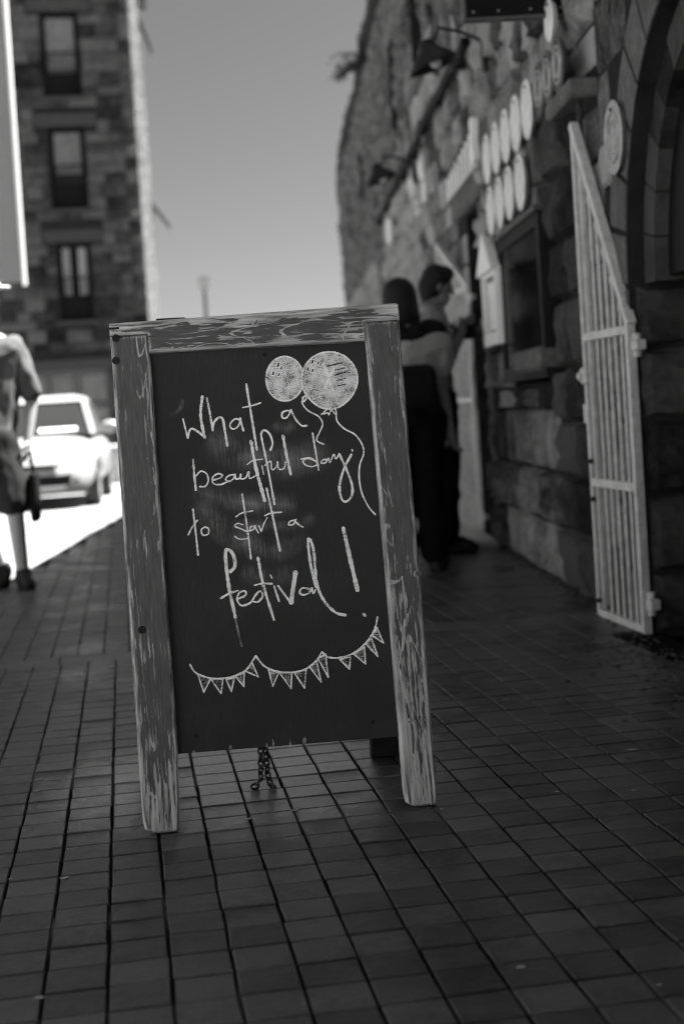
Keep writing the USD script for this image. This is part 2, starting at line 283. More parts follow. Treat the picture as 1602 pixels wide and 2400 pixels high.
# ------------------------------------------------------------------ ground, road
FACE_DIR = R(6.5)                       # the long stone front runs this much to the right of the paving's lines
SD_ = np.array([math.sin(FACE_DIR), math.cos(FACE_DIR), 0]); ND_ = np.array([-math.cos(FACE_DIR), math.sin(FACE_DIR), 0]); Q0 = np.array([2.0, 5.6, 0])
def WP(s, n, z): return Q0 + SD_*s + ND_*n + np.array([0, 0, z])
def wall_x(y): return 2.0 + (y-5.6)*math.tan(FACE_DIR)
RZ = -0.12
KERB_Y = 15.0
obj('ground', (np.array([[-1500, -1500, RZ-.03], [1500, -1500, RZ-.03], [1500, 1500, RZ-.03], [-1500, 1500, RZ-.03]], float), np.array([[0, 1, 2, 3]])), MAT['ground'], kind='structure')
obj('road', (np.array([[-14, KERB_Y+.15, RZ], [3.0, KERB_Y+.15, RZ], [5.5, 60, RZ], [-14, 60, RZ]], float), np.array([[0, 1, 2, 3]])), MAT['asphalt'], kind='structure')
obj('plaza', (np.array([[-40, -40, -.010], [40, -40, -.010], [40, -1.4, -.010], [-9, -1.4, -.010], [-9, KERB_Y, -.010], [-40, KERB_Y, -.010]], float), np.array([[0, 1, 2, 3], [0, 3, 4, 5]])), MAT['plaza'], kind='structure')  # added unseen ground, kept pale to bounce sunlight onto the board
kerb = thing('kerb', None, None, (0, KERB_Y, 0), kind='structure')
x = -9.0
while x < 3.0:
    l = .9; obj('kerb_stone', cbox(x+.004, x+l-.004, 0, .15, RZ-.02, 0, .015), MAT['kerb'], kerb); x += l
# paving
pav = thing('pavement', None, None, kind='structure')
obj('joint_bed', (np.array([[-9, -1.4, -.005], [1.6, -1.4, -.005], [1.6, 2, -.005], [3.3, KERB_Y, -.005], [-9, KERB_Y, -.005]], float), np.array([[0, 1, 2, 2], [0, 2, 3, 4]])), MAT['joint'], pav)
CW, RH = .1070, .1045
def paver(x0, x1, y0, y1, r):
    c = .0022; z = r.normal(0, .0006); t = r.normal(0, .0003, 4); j = r.normal(0, .0009, 8); tw = r.normal(0, .0007, 4)
    o = [(x0+j[0], y0+tw[0]), (x1+j[1], y0+tw[1]), (x1+j[2], y1+tw[2]), (x0+j[3], y1+tw[3])]
    i = [(x0+c+j[0], y0+c+tw[0]), (x1-c+j[1], y0+c+tw[1]), (x1-c+j[2], y1-c+tw[2]), (x0+c+j[3], y1-c+tw[3])]
    V = [(a, b, -.012) for a, b in o] + [(a, b, -.0025+z) for a, b in o] + [(a, b, z+q) for (a, b), q in zip(i, t)]
    F = [[8, 9, 10, 11]]
    for k in range(4):
        n = (k+1) % 4; F += [[k, n, n+4, k+4], [k+4, n+4, n+8, k+8]]
    return trimesh.Trimesh(*[meshkit.arrays((np.array(V), np.array(F)))[q] for q in (0, 1)], process=False)
def shadow_edge_x(y): return -.70 + (y-9.63)*.1332            # shadow edge: beyond it sunlight is painted in as paler ground
obj('flagstones', (np.array([[-9, 8.0, -.001], [shadow_edge_x(8.0), 8.0, -.001], [shadow_edge_x(KERB_Y), KERB_Y, -.001], [-9, KERB_Y, -.001]], float), np.array([[0, 1, 2, 3]])), MAT['sunlit_ground'], kind='structure')  # pale sheet paints the sunlit brightness up to the shadow edge
prng = np.random.default_rng(3)
todo = []
y_band0, y_band1 = 5.762, 5.935
def row(y0, y1, off, gx=.0028, gy=.0036, w=CW):
    xmax = wall_x(y0) + .02 if y0 > 5.3 else 1.83
    xa = -1.55 - max(0, (y0-6)*.18)
    k0, k1 = math.floor((xa-off)/w), math.ceil((xmax-off)/w)
    for k in range(k0, k1):
        x0, x1 = off+k*w, off+(k+1)*w
        if x1 > xmax: x1 = xmax
        if x1-x0 < .03: continue
        if y0 > 8.0 and x0 < shadow_edge_x(y0)+.012: continue
        todo.append((x0+gx, x1-gx, y0+gy, y1-gy))
y = y_band0
while y > 1.5: row(y-RH, y, .0215); y -= RH
y = y_band1
while y < KERB_Y-.02: row(y, min(y+RH, KERB_Y-.004), -.0285); y += RH
def cheap_area(t): return area_px([(t[0], t[2], 0), (t[1], t[2], 0), (t[1], t[3], 0), (t[0], t[3], 0)])
ar = np.array([cheap_area(t) for t in todo]); order = np.argsort(-ar)
single = set(order[:285].tolist())
rest = []
for k, t in enumerate(todo):
    m = paver(*t, prng)
    if k in single: obj('paver', m, MAT['paver'], pav)
    else: rest.append(m)
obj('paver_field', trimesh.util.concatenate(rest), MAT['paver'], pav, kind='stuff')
bx_ = -1.6; blens = []
while bx_ < wall_x(5.8):
    l = .43; blens.append((bx_, min(bx_+l, wall_x(5.8)))); bx_ += l
for a, b in blens: obj('band_stone', paver(a+.002, b-.002, y_band0+.004, y_band1-.004, prng), MAT['band'], pav)
for k in range(34):                                                    # trodden pale spots
    px, py = prng.uniform(-.6, 1.5), prng.uniform(2.1, 5.2); rr = prng.uniform(.003, .009)
    a = np.arange(9)/9*2*np.pi; rad = rr*prng.uniform(.55, 1.3, 9)
    obj('pale_spot', extr(sg.Polygon(np.stack([px+rad*1.4*np.cos(a), py+rad*np.sin(a)], 1)).buffer(0), .0012).apply_translation([0, 0, .0006]), MAT['gum'], pav)
# dirt and moss along the foot of the stone front, one strip
gm = []
grng = np.random.default_rng(12)
for k in range(2200):
    s = grng.uniform(-3, 8); n = abs(grng.normal(0, .035 if s > -.35 else .17)) + .005; r = grng.uniform(.004, .013)
    c = WP(s, n, .0); gm.append(to_tm(sph(c, (r, r, r*.45), 5)))
obj('dirt_and_moss', trimesh.util.concatenate(gm), MAT['grime'], label='dirt and moss gathered along the foot of the stone front', cat='moss', kind='stuff')

# ------------------------------------------------------------------ stone walling
def stone_block(s0, s1, z0, z1, proud, r, g=.009, n=5, rough=1.0):
    """rough-faced stone in local (s, n, z): outer ring in the joint, inner grid bulging"""
    us = np.concatenate([[0], np.linspace(.07, .93, n-2), [1]])
    V = []
    for j, v in enumerate(us):
        for i, u in enumerate(us):
            edge = i in (0, n-1) or j in (0, n-1)
            s = s0+g+(s1-s0-2*g)*u; z = z0+g+(z1-z0-2*g)*v
            ring = i in (1, n-2) or j in (1, n-2)
            d = 0.001 if edge else proud*((.62 if ring else 1.0) + rough*r.uniform(-.34, .34))
            if edge: s += r.normal(0, .004); z += r.normal(0, .004)
            V.append((s, d, z))
    F = []
    for j in range(n-1):
        for i in range(n-1):
            a = j*n+i; F.append([a, a+n, a+n+1, a+1])
    v, f, _ = meshkit.arrays((np.array(V), np.array(F)))
    return trimesh.Trimesh(v, f, process=False)
def courses(s0, s1, z0, z1, openings, r, hmin, hmax, lmin, lmax, forced=()):
    out = []; z = z0
    while z < z1-.03:
        h = r.uniform(hmin, hmax); zt = min(z+h, z1)
        if z1-zt < hmin*.5: zt = z1
        iv = [(s0, s1)]
        for a, b, c, d in openings:
            if c < zt-.03 and d > z+.03:
                iv = [q for (p, e) in iv for q in ((p, min(e, a)), (max(p, b), e)) if q[1]-q[0] > .04]
        for p, e in iv:
            s = p
            while s < e-.02:
                l = r.uniform(lmin, lmax); t = min(s+l, e)
                if e-t < lmin*.6: t = e
                out.append((s, t, z, zt)); s = t
        z = zt
    return out

# ------------------------------------------------------------------ the long stone front on the right
wrng = np.random.default_rng(21)
bld = thing('stone_building', 'long old rough stone building with arched gateway running down the right side of the lane', 'building', Q0, 90-6.5)
WALL_S0 = -7.2
roofline = [(WALL_S0, 5.6), (4, 5.55), (9.6, 5.5), (10.4, 5.62), (13.0, 5.74), (13.3, 5.55), (15.2, 5.46), (17, 5.62), (20.0, 5.62), (22.6, 5.32)]
prof = sg.Polygon([(WALL_S0, -.02)] + roofline + [(22.6, 3.2), (22.2, -.02)])
AC, AR_, ASP = -1.28, .95, 1.35
arch = sg.Polygon([(AC-AR_, -.1)] + [(AC+AR_*math.cos(t), ASP+AR_*math.sin(t)) for t in np.linspace(math.pi, 0, 76)] + [(AC+AR_, -.1)])
door = sbox(3.42, 4.16, -.1, 2.22)
casew = sbox(1.36, 2.45, 1.02, 1.84)
upw = [(6.1, 7.1, 3.75, 4.75), (8.75, 9.6, 3.75, 4.75), (14.4, 15.5, 3.8, 4.7), (18.2, 19.2, 3.8, 4.7), (2.6, 3.5, 3.75, 4.75)]
hole = unary_union([arch, door, casew] + [sbox(a, b, c, d) for a, b, c, d in upw])
core = extr(prof.difference(hole), .55)
# extrude runs along +z of (s, z): turn to (s, n, z) with the front at n = 0 and depth behind it
def to_wall(m, n0=0.): 
    v = m.vertices.copy(); return trimesh.Trimesh(np.stack([v[:, 0], n0-v[:, 2], v[:, 1]], 1), m.faces, process=False)
obj('wall', to_wall(core), MAT['mortar'], bld)
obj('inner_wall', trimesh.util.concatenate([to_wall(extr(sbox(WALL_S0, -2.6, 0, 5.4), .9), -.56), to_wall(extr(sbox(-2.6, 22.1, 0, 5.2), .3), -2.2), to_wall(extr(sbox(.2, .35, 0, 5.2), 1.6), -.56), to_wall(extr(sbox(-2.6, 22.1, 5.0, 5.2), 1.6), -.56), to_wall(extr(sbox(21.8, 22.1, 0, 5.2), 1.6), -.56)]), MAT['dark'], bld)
opens = [(AC-AR_-.22, AC+AR_+.25, -1, ASP+.25), (AC-AR_-.1, AC+AR_+.12, 1.5, 2.1), (AC-.75, AC+.75, 1.9, 2.62), (3.40, 4.18, -1, 2.24), (3.2, 4.66, 2.22, 2.45), (1.18, 2.5, 1.0, 1.86), (.95, 1.75, .95, 1.19)] + [(a-.02, b+.02, c-.02, d+.15) for a, b, c, d in upw] + [(.3, 1.16, .0, 2.3), (-.02, .54, 2.14, 2.25)]
ST = []
for q in courses(-.03, 22.3, 0, 1.0, opens, wrng, .18, .32, .24, .62) + courses(-.03, 22.3, 1.0, 5.36, opens, wrng, .13, .27, .16, .5): ST.append((q, .014 if (q[0] < .6 and q[2] < 2.3) or (q[1] > 4.0 and q[0] < 5.5 and q[2] < 2.3) else wrng.uniform(.02, .085), 'stone'))
for q in courses(WALL_S0, -2.35, 0, 5.5, [], wrng, .22, .34, .35, .8): ST.append((q, wrng.uniform(.015, .045), 'stone'))
for q in courses(-2.4, -.03, 0, 5.4, opens, wrng, .16, .3, .2, .5): ST.append((q, wrng.uniform(.01, .03), 'stone'))
for s_, z0_, z1_ in [(0, .0, .30), (0, .30, .56), (0, .56, .82), (0, .82, 1.07), (0, 1.07, 1.39), (0, 1.39, 1.66), (0, 1.66, 1.98), (0, 1.98, 2.26)]:      # rusticated blocks by the display case
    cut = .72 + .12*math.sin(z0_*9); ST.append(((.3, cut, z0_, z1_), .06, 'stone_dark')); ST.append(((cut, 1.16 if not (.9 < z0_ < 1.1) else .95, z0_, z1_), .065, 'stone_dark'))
def pale_zone(q):  # stretches of the front built of paler stone
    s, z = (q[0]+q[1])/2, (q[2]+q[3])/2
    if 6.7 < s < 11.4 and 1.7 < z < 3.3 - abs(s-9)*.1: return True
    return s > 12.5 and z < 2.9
def wl(P): return np.array([WP(s, n, z) for s, n, z in P])
areas = np.array([area_px(wl([(q[0], .03, q[2]), (q[1], .03, q[2]), (q[0], .03, q[3]), (q[1], .03, q[3])])) for q, p, m in ST])
top = set(np.argsort(-areas)[:270].tolist()); far_s, far_p = [], []
for k, (q, p, mn) in enumerate(ST):
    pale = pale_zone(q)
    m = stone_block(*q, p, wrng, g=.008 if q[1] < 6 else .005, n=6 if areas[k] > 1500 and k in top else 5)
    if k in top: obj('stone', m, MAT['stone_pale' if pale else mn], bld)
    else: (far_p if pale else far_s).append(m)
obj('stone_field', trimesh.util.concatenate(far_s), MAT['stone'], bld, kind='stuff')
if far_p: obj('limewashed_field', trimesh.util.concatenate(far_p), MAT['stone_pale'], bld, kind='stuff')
# arch ring: voussoirs, a stepped inner order, reveal stones
nv = 15
for k in range(nv):
    a0, a1 = math.pi*k/nv+.012, math.pi*(k+1)/nv-.012
    obj('arch_stone', to_wall(extr(sg.Polygon([(AC+r_*math.cos(a), ASP+r_*math.sin(a)) for r_, aa in ((AR_+.001, np.linspace(a0, a1, 7)), (AR_+.24, np.linspace(a1, a0, 7))) for a in aa]), .03), .004+.004*wrng.random()), MAT['dressed'], bld)
for k in range(nv):
    a0, a1 = math.pi*k/nv+.004, math.pi*(k+1)/nv-.004
    pts = [(AC+r_*math.cos(a), ASP+r_*math.sin(a)) for r_ in (AR_-.15, AR_-.002) for a in (a0, a1)]
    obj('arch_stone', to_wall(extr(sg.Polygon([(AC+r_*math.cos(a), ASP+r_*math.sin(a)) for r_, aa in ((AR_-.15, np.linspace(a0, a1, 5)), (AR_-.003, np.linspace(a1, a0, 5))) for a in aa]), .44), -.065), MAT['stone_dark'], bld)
for side, sgn in ((AC+AR_, 1), (AC-AR_, -1)):
    z = 0.
    while z < ASP-.02:
        h = min(wrng.uniform(.2, .3), ASP-z); 
        if ASP-z-h < .08: h = ASP-z
        ds = wrng.uniform(-.012, .012)
        a, b = sorted((side+sgn*.002, side+sgn*(.20+.08*wrng.random())))
        obj('jamb_stone', cbox(a, b, -.02, .003+wrng.uniform(0, .005), z+.006, z+h-.006, .012), MAT['dressed'], bld)
        # reveal stones, facing along the wall, rough
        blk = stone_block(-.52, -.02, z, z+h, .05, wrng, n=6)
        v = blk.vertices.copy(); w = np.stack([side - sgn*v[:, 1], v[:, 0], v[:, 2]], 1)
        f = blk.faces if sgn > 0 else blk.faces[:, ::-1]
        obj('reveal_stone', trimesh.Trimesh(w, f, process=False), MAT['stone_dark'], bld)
        z += h
tym = sg.Polygon([(AC+(AR_-.14)*math.cos(t), ASP+.02+(AR_-.14)*math.sin(t)) for t in np.linspace(math.pi, 0, 25)])
obj('tympanum', to_wall(extr(tym, .04), -.12), MAT['black'], bld)
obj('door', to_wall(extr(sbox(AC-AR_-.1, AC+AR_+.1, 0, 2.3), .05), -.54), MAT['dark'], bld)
# doorway, lintel, step
obj('lintel', cbox(3.22, 4.64, -.1, .05, 2.24, 2.43, .02), MAT['dressed'], bld)
obj('door', cbox(3.4, 4.2, -.5, -.44, 0, 2.25, .005), MAT['dark'], bld)
obj('door_step', cbox(3.2, 5.4, .03, .45, -.01, .035, .01), MAT['kerb'], bld, label='pale worn step')
for k, (za, zb) in enumerate([(0, .42), (.42, .86), (.86, 1.3), (1.3, 1.75), (1.75, 2.23)]):
    obj('jamb_stone', cbox(3.41-.2-.06*(k % 2), 3.41, -.02, .03, za+.005, zb-.005, .012), MAT['dressed'], bld)
# stone surround of the display case
for za, zb in [(1.19, 1.42), (1.42, 1.72), (1.72, 1.98), (1.98, 2.26)]:
    obj('jamb_stone', cbox(1.165, 1.31, -.02, .075, za+.004, zb-.004, .012), MAT['dressed'], bld)
obj('sill', cbox(.97, 1.72, -.02, .13, 1.07, 1.185, .018), MAT['dressed'], bld)
obj('hood_stone', cbox(.0, .52, -.02, .12, 2.155, 2.235, .012), MAT['dressed'], bld)
for a, b, c, d in upw:
    w = obj('window', trimesh.util.concatenate([to_tm(cbox(a, b, -.30, -.22, c, c+.07)), to_tm(cbox(a, b, -.30, -.22, d-.07, d)), to_tm(cbox(a, a+.07, -.30, -.22, c+.07, d-.07)), to_tm(cbox(b-.07, b, -.30, -.22, c+.07, d-.07)), to_tm(cbox((a+b)/2-.03, (a+b)/2+.03, -.29, -.23, c+.07, d-.07))]), MAT['frame'], bld)
    obj('pane', cbox(a+.07, b-.07, -.27, -.26, c+.07, d-.07, .002), MAT['glass'], w)
    obj('window_sill', cbox(a-.08, b+.08, -.1, .07, c-.11, c, .015), MAT['dressed'], bld)
    obj('lintel', cbox(a-.1, b+.1, -.1, .045, d, d+.14, .015), MAT['dressed'], bld)
gut = [WP(s, .10, z+.02) for s, z in roofline[1:]]
cap = []
for (sa0, za0), (sb0, zb0) in zip(roofline[:-1], roofline[1:]):
    n = max(1, int((sb0-sa0)/.55))
    for k in range(n):
        t0, t1 = k/n, (k+1)/n; h = wrng.uniform(.05, .12)
        a = (sa0+(sb0-sa0)*t0+.004, za0+(zb0-za0)*t0); b = (sa0+(sb0-sa0)*t1-.004, za0+(zb0-za0)*t1)
        cap.append(to_tm(hull([(s, nn, z+dz) for s, z in (a, b) for nn in (-.55, .05+wrng.uniform(0, .04)) for dz in (-.03, h)])))
obj('coping', trimesh.util.concatenate(cap), MAT['stone_dark'], bld)

# things fixed to the stone front --------------------------------------------------
def fwd(s, z, n): k = (1.353-n)/1.353; return k*(5.79+s)-5.79, HC+k*(z-HC), k
def wthing(name, label, cat, s, n, z, group=None, face=None):
    k = 1.
    if face is not None: s, z, k = fwd(s, z, face)
    t = thing(name, label, cat, WP(s, n, z), 90-6.5, group)
    if face is not None: UsdGeom.Xformable(t).AddScaleOp().Set(Gf.Vec3f(k, 1., k))
    return t
# display case
dc = wthing('display_case', 'tall black framed glass display case with a pale painted reflection set in the stone front', 'display case', 2.16, -.03, 1.05, None, .09)
obj('case_box', trimesh.util.concatenate([to_tm(cbox(-.69, .70, -.05, .035, .0, .83))]), MAT['black'], dc)
fr = obj('case_frame', trimesh.util.concatenate([to_tm(cbox(-.70, -.62, .036, .125, -.01, .84)), to_tm(cbox(.63, .71, .036, .125, -.01, .84)), to_tm(cbox(-.62, .63, .036, .125, -.01, .07)), to_tm(cbox(-.62, .63, .036, .125, .77, .84))]), MAT['frame'], dc)
obj('cornice', cbox(-.72, .73, -.01, .15, .84, .875, .01), MAT['trim'], dc)
obj('pane', cbox(-.62, .63, .108, .114, .07, .77, .001), MAT['case_glass'], dc)
for a, b in ((-.30, .02),): obj('paper', cbox(a, b, .037, .042, .12, .72, .001), MAT['blind'], dc)  # pale strip paints the bright column reflected in the case glass
# gabled notice case
gc = wthing('notice_case', 'small white wall case with a pointed gable top beside the black display case', 'notice case', 3.30, 0.04, 1.30, None, .12)
gp = sg.Polygon([(-.30, 0), (.30, 0), (.30, .46), (0, .67), (-.30, .46)])
def wext(poly, n0, n1): 
    m = extr(poly, n1-n0); v = m.vertices.copy(); return trimesh.Trimesh(np.stack([v[:, 0], n1-v[:, 2], v[:, 1]], 1), m.faces, process=False)
obj('back_board', wext(gp, 0, .05), MAT['frame'], gc)
obj('rim', wext(sa.scale(gp, 1.04, 1.04, origin=(0, .3)).difference(sbox(-.24, .24, .07, .42)), .051, .085), MAT['white'], gc)
obj('gable', wext(sg.Polygon([(-.33, .45), (.33, .45), (0, .70)]), .0855, .11), MAT['white'], gc)
obj('paper', wext(sbox(-.10, .22, .09, .40), .052, .056), MAT['white'], gc)
# round plaques
def plaque(s, z, dia, mat, label, group=None, rings=False, n=.11):
    t = wthing('plaque', label, 'plaque', s, n, z, group, n)
    r = dia/2
    prof_ = [(0, -.02), (r*.8, -.02), (r*.97, -.002), (r, .003), (r*.95, .008), (r*.86, .008), (r*.83, .004), (0, .004)]
    m = trimesh.creation.revolve(np.array(prof_), sections=36); m.apply_transform(trimesh.transformations.rotation_matrix(-math.pi/2, [1, 0, 0]))
    obj('disc', m, MAT[mat], t, smooth=30)
    if rings:
        for rr in (.66, .42):
            q = trimesh.creation.torus(r*rr, .006, 28, 6); q.apply_transform(trimesh.transformations.rotation_matrix(math.pi/2, [1, 0, 0])); q.apply_translation([0, .007, 0]); obj('ring', q, MAT['plaque_ring'], t, smooth=True)
    obj('bolt', sph((0, .006, r*.75), .008, 8), MAT['darkmetal'], t); 
    return t
ords = ['nearest the gate', 'second from the gate end', 'in the middle', 'fourth from the gate end', 'farthest down the lane']
for k, s in enumerate([1.59, 1.95, 2.31, 2.68, 3.05]): plaque(s, 2.435, .31, 'plaque', f'pale round plaque in the upper row above the display case, {ords[k]}', 'pale round plaques above the display case')
for k, s in enumerate([1.92, 2.30, 2.66, 3.02]): plaque(s, 2.11, .31, 'plaque', f'pale round plaque in the lower row above the display case, {["nearest the gate", "second from the gate end", "third from the gate end", "farthest down the lane"][k]}', 'pale round plaques above the display case')
for k, (s, z) in enumerate([(.74, 2.46), (.99, 2.46), (1.22, 2.46)]): plaque(s, z, .26, 'plaque_dark', f'dark round plaque under the hanging black board, {["nearest the gate", "the middle of three", "farthest from the gate"][k]}', 'dark round plaques under the black board', True)
plaque(.88, 2.70, .20, 'plaque', 'single pale round plaque right under the edge of the hanging black board')
plaque(-.235, 1.94, .29, 'plaque_ring', 'round plaque with concentric rings on the stone beside the archway', None, True, .025)
# raised lettering, too blurred to read: upright strokes
lt = wthing('wall_lettering', 'row of raised white letters on the stone above the doorway lintel', 'lettering', 4.2, .08, 2.47, None, .08)
for k in range(9):
    s = -.66 + k*.19; h = .26 - .012*k
    obj('letter', cbox(s-.032, s+.032, 0, .012, 0, h, .003), MAT['white'], lt)
for a, b in (((-.88, .0), (-.78, .28)), ((-.78, .0), (-.88, .28))): obj('letter', bar((a[0], .025, a[1]), (b[0], .025, b[1]), .05, .04, (0, 1, 0)), MAT['white'], lt)
# hanging black board
hb = wthing('hanging_board', 'black painted board with studded edge hanging out from the stone front', 'sign board', .41, .02, 2.60)
bc = np.array([-.035, .30])      # board is turned to face down the lane
rot_ = 0.0
def hb_pt(u, t, z): # u outwards, t thickness towards the viewer
    return (-t*math.cos(rot_) + -(u)*math.sin(rot_)*1.0, u*math.cos(rot_) - t*math.sin(rot_), z)
obj('board', hull([hb_pt(u, t, z) for u in (.0, .44) for t in (-.02, .02) for z in (0, .72)]), MAT['black'], hb)
obj('edge_strip', cat_([hull([hb_pt(u, t, z) for u in u_ for t in (-.024, .024) for z in z_]) for u_, z_ in (((-.005, .445), (-.012, .0)), ((.4405, .452), (-.012, .73)), ((-.012, -.0005), (-.012, .73)))]), MAT['trim'], hb)
for u in (.03, .16, .30, .41): obj('stud', sph(hb_pt(u, .024, .025), .006, 8), MAT['metal'], hb)
for z in (.06, .66): obj('bracket', cat_([hull([hb_pt(u, t, z+dz) for u in (-.02, .0) for t in (-.012, .012) for dz in (-.015, .015)]), cbox(-.05, .05, -.025, -.005, z-.06, z+.06)]), MAT['darkmetal'], hb)
# barn lamps
def wlamp(s, z, label, k=1.0):
    t = wthing('wall_lamp', label, 'lamp', s, .06, z, 'barn lamps on the stone front')
    sh = trimesh.creation.revolve(np.array([(.03, .19), (.05, .17), (.07, .12), (.15, .05), (.185, 0), (.178, -.002), (.14, .045), (.06, .11), (.03, .15)])*k, sections=28)
    sh.apply_transform(trimesh.transformations.rotation_matrix(R(-18), [1, 0, 0])); sh.apply_translation([0, .34*k, -.02]); obj('shade', sh, MAT['darkmetal'], t, smooth=40)
    obj('arm', pipe([(0, -.05, .10*k), (0, .15*k, .20*k), (0, .30*k, .235*k), (0, .34*k, .15*k)], .011), MAT['darkmetal'], t, smooth=True)
    obj('back_plate', cbox(-.05, .05, -.02, .012, -.06, .10), MAT['darkmetal'], t)
    obj('bulb', sph((0, .335*k, -.0), .035, 10), MAT['offwhite'], t)
wlamp(2.55, 2.93, 'dark hooded barn lamp just under the hanging black board', .85)
wlamp(7.0, 2.98, 'dark hooded barn lamp above the pale patch of wall', .85)
ws = wthing('wall_plate', 'small bright white plate on the wall below the far barn lamp', 'sign', 10.9, .07, 2.85, None, .1)
obj('plate', cbox(-.16, .16, 0, .05, 0, .26), MAT['white'], ws); obj('mount', cbox(-.05, .05, -.03, -.001, .05, .2), MAT['darkmetal'], ws)
# conduit, cables
cd = wthing('conduit', 'dark pipe running level along the stone front between the barn lamps', 'pipe', 3.7, .11, 3.33, None, .11)
obj('pipe', pipe([(x, wrng.normal(0, .004), wrng.normal(0, .006)) for x in np.linspace(0, 9.0, 19)], .035), MAT['wire'], cd, smooth=True)
for x in np.arange(.6, 9, 1.2): obj('clip', cbox(x-.02, x+.02, -.07, .02, -.045, .045), MAT['darkmetal'], cd)
cb = wthing('cable', 'thin black cable dropping from the hanging board to the stone ledge', 'cable', .52, .03, 2.3)
obj('strand', pipe([(.06, 0, .5), (.03, 0, .34), (0, .0, .15), (-.03, .005, .03), (-.10, .01, -.05), (-.3, .01, -.13), (-.36, .01, -.12)], .008), MAT['wire'], cb, smooth=True)
hk = wthing('wall_hook', 'small dark iron hook with a hanging ring on the wall above the white gate', 'hook', .08, .03, 2.2)
obj('hook', pipe([(-.03, -.02, .04), (-.02, .03, .04), (0, .035, .02), (.0, .03, -.05)], .009), MAT['darkmetal'], hk, smooth=True)
q = trimesh.creation.torus(.028, .009, 16, 8); q.apply_transform(trimesh.transformations.rotation_matrix(math.pi/2, [1, 0, 0])); q.apply_translation([0, .03, -.09]); obj('ring', q, MAT['darkmetal'], hk, smooth=True)
an = wthing('roof_pole', 'thin pale pole standing on the roofline above the tuft of plant', 'pole', 12.0, -.3, 5.5)
obj('shaft', tube((0, 0, 0), (0, 0, 2.4), .022), MAT['metal'], an); obj('stay', tube((.35, 0, 0), (.35, 0, 2.6), .015), MAT['metal'], an); obj('clamp', cbox(-.03, .38, -.015, .015, .3, .34), MAT['metal'], an)
# tuft of plant on the roofline
tp = wthing('wall_plant', 'tuft of leafy plant growing out of the roofline of the stone front', 'plant', 13.2, .05, 5.35)
lr = np.random.default_rng(5); lv, lf, stems = [], [], []
for k in range(13):
    p = np.array([lr.uniform(-.3, .3), 0, lr.uniform(-.05, .2)]); d = np.array([lr.uniform(-.5, .5), lr.uniform(.5, 1.), lr.uniform(.1, .9)]); pts = [p.copy()]
    for j in range(6):
        p = p + d*.07; d = d + np.array([0, 0, -.22]); pts.append(p.copy())
        for q in range(4):
            c = p + lr.normal(0, .035, 3); a = lr.normal(0, 1, 3); a /= np.linalg.norm(a); b = np.cross(a, lr.normal(0, 1, 3)); b /= np.linalg.norm(b); l = lr.uniform(.025, .05)
            i = len(lv); lv += [c-a*l, c+b*l*.4, c+a*l, c-b*l*.4]; lf.append([i, i+1, i+2, i+3])
    stems.append(pipe(pts, .006, 5))
obj('stem', trimesh.util.concatenate(stems), MAT['grime'], tp); obj('foliage', (np.array(lv), np.array(lf)), MAT['leaf'], tp, kind='stuff')

# ------------------------------------------------------------------ white gates
def gate(name, label, x, y0, L_, hin, hout, mids, nb, loc_label):
    t = thing(name, label, 'gate', (x, y0, 0), 0, None)
    w = .026
    def top(y): return hin + (hout-hin)*(y/L_)
    B = []
    obj('hinge_stile', hull([(a, b, z) for a in (-.016, .016) for b, zt in ((0, top(0)), (w*1.3, top(w*1.3))) for z in (.0, zt)]), MAT['gate'], t)
    obj('lock_stile', hull([(a, b, z) for a in (-.016, .016) for b in (L_-w, L_) for z in (.0, hout)]), MAT['gate'], t)
    obj('lock_stile', hull([(a, b, z) for a in (-.010, .010) for b in (L_-w-.052, L_-w-.034) for z in (.05, top(L_-w-.05)-.01)]), MAT['gate'], t)
    obj('rail', cbox(-.017, .017, w*1.3, L_-w, .0, .03, .003), MAT['gate'], t)
    for m_ in mids: obj('rail', cbox(-.019, .019, w*1.25, L_-w*.9, m_, m_+.035, .003), MAT['gate'], t)
    obj('top_rail', bar((0, 0, hin), (0, L_, hout), .036, .034), MAT['gate'], t)
    for k in range(nb):
        y = w*1.3 + (L_-w*1.3-w-.052)*(k+1)/(nb+1)
        z1 = top(y)
        br = obj('bar', tube((0, y, .02), (0, y, z1), .0085, n=8), MAT['gate'], t, smooth=40)
        obj('socket', tube((0, y, z1-.11), (0, y, z1-.085), .013, n=8), MAT['gate'], br)
        obj('spur', hull([(a, b, z) for a in (-.005, .005) for b, z in ((y-.010, z1-.09), (y+.010, z1-.09), (y-.012, z1-.015), (y+.026, z1+.01))]), MAT['gate'], br)
    for z in (hin-.08, .12): obj('hinge', cat_([tube((.012, -.022, z-.045), (.012, -.022, z+.045), .016), cbox(-.012, .03, -.075, -.02, z-.02, z+.02)]), MAT['gate'], t)
    for z in (1.02,): obj('latch', cat_([tube((-.026, L_-.03, z), (-.026, L_+.012, z), .020), cbox(-.032, .0, L_-.05, L_+.010, z-.035, z+.035, .008)]), MAT['gate'], t)
    obj('keep', cat_([cbox(-.012, .012, L_, L_+.045, .84, .875, .006), tube((0, L_+.042, .82), (0, L_+.042, .90), .012)]), MAT['gate'], t)
    for z in (.66, .50, .07): obj('bolt', sph((-.02, L_-.04, z), .012, 8), MAT['darkmetal'], t)
    return t
gate('white_gate', 'white barred metal gate with a steep sloping top, folded back beside the dark archway', 1.957, 5.255, .548, 1.20, 2.08, (.552, 1.165), 5, '')
gate('white_gate', 'far white barred gate behind the two people, open against the stone front', 2.47, 9.80, .90, 1.75, 2.15, (.93, 1.72), 8, '')

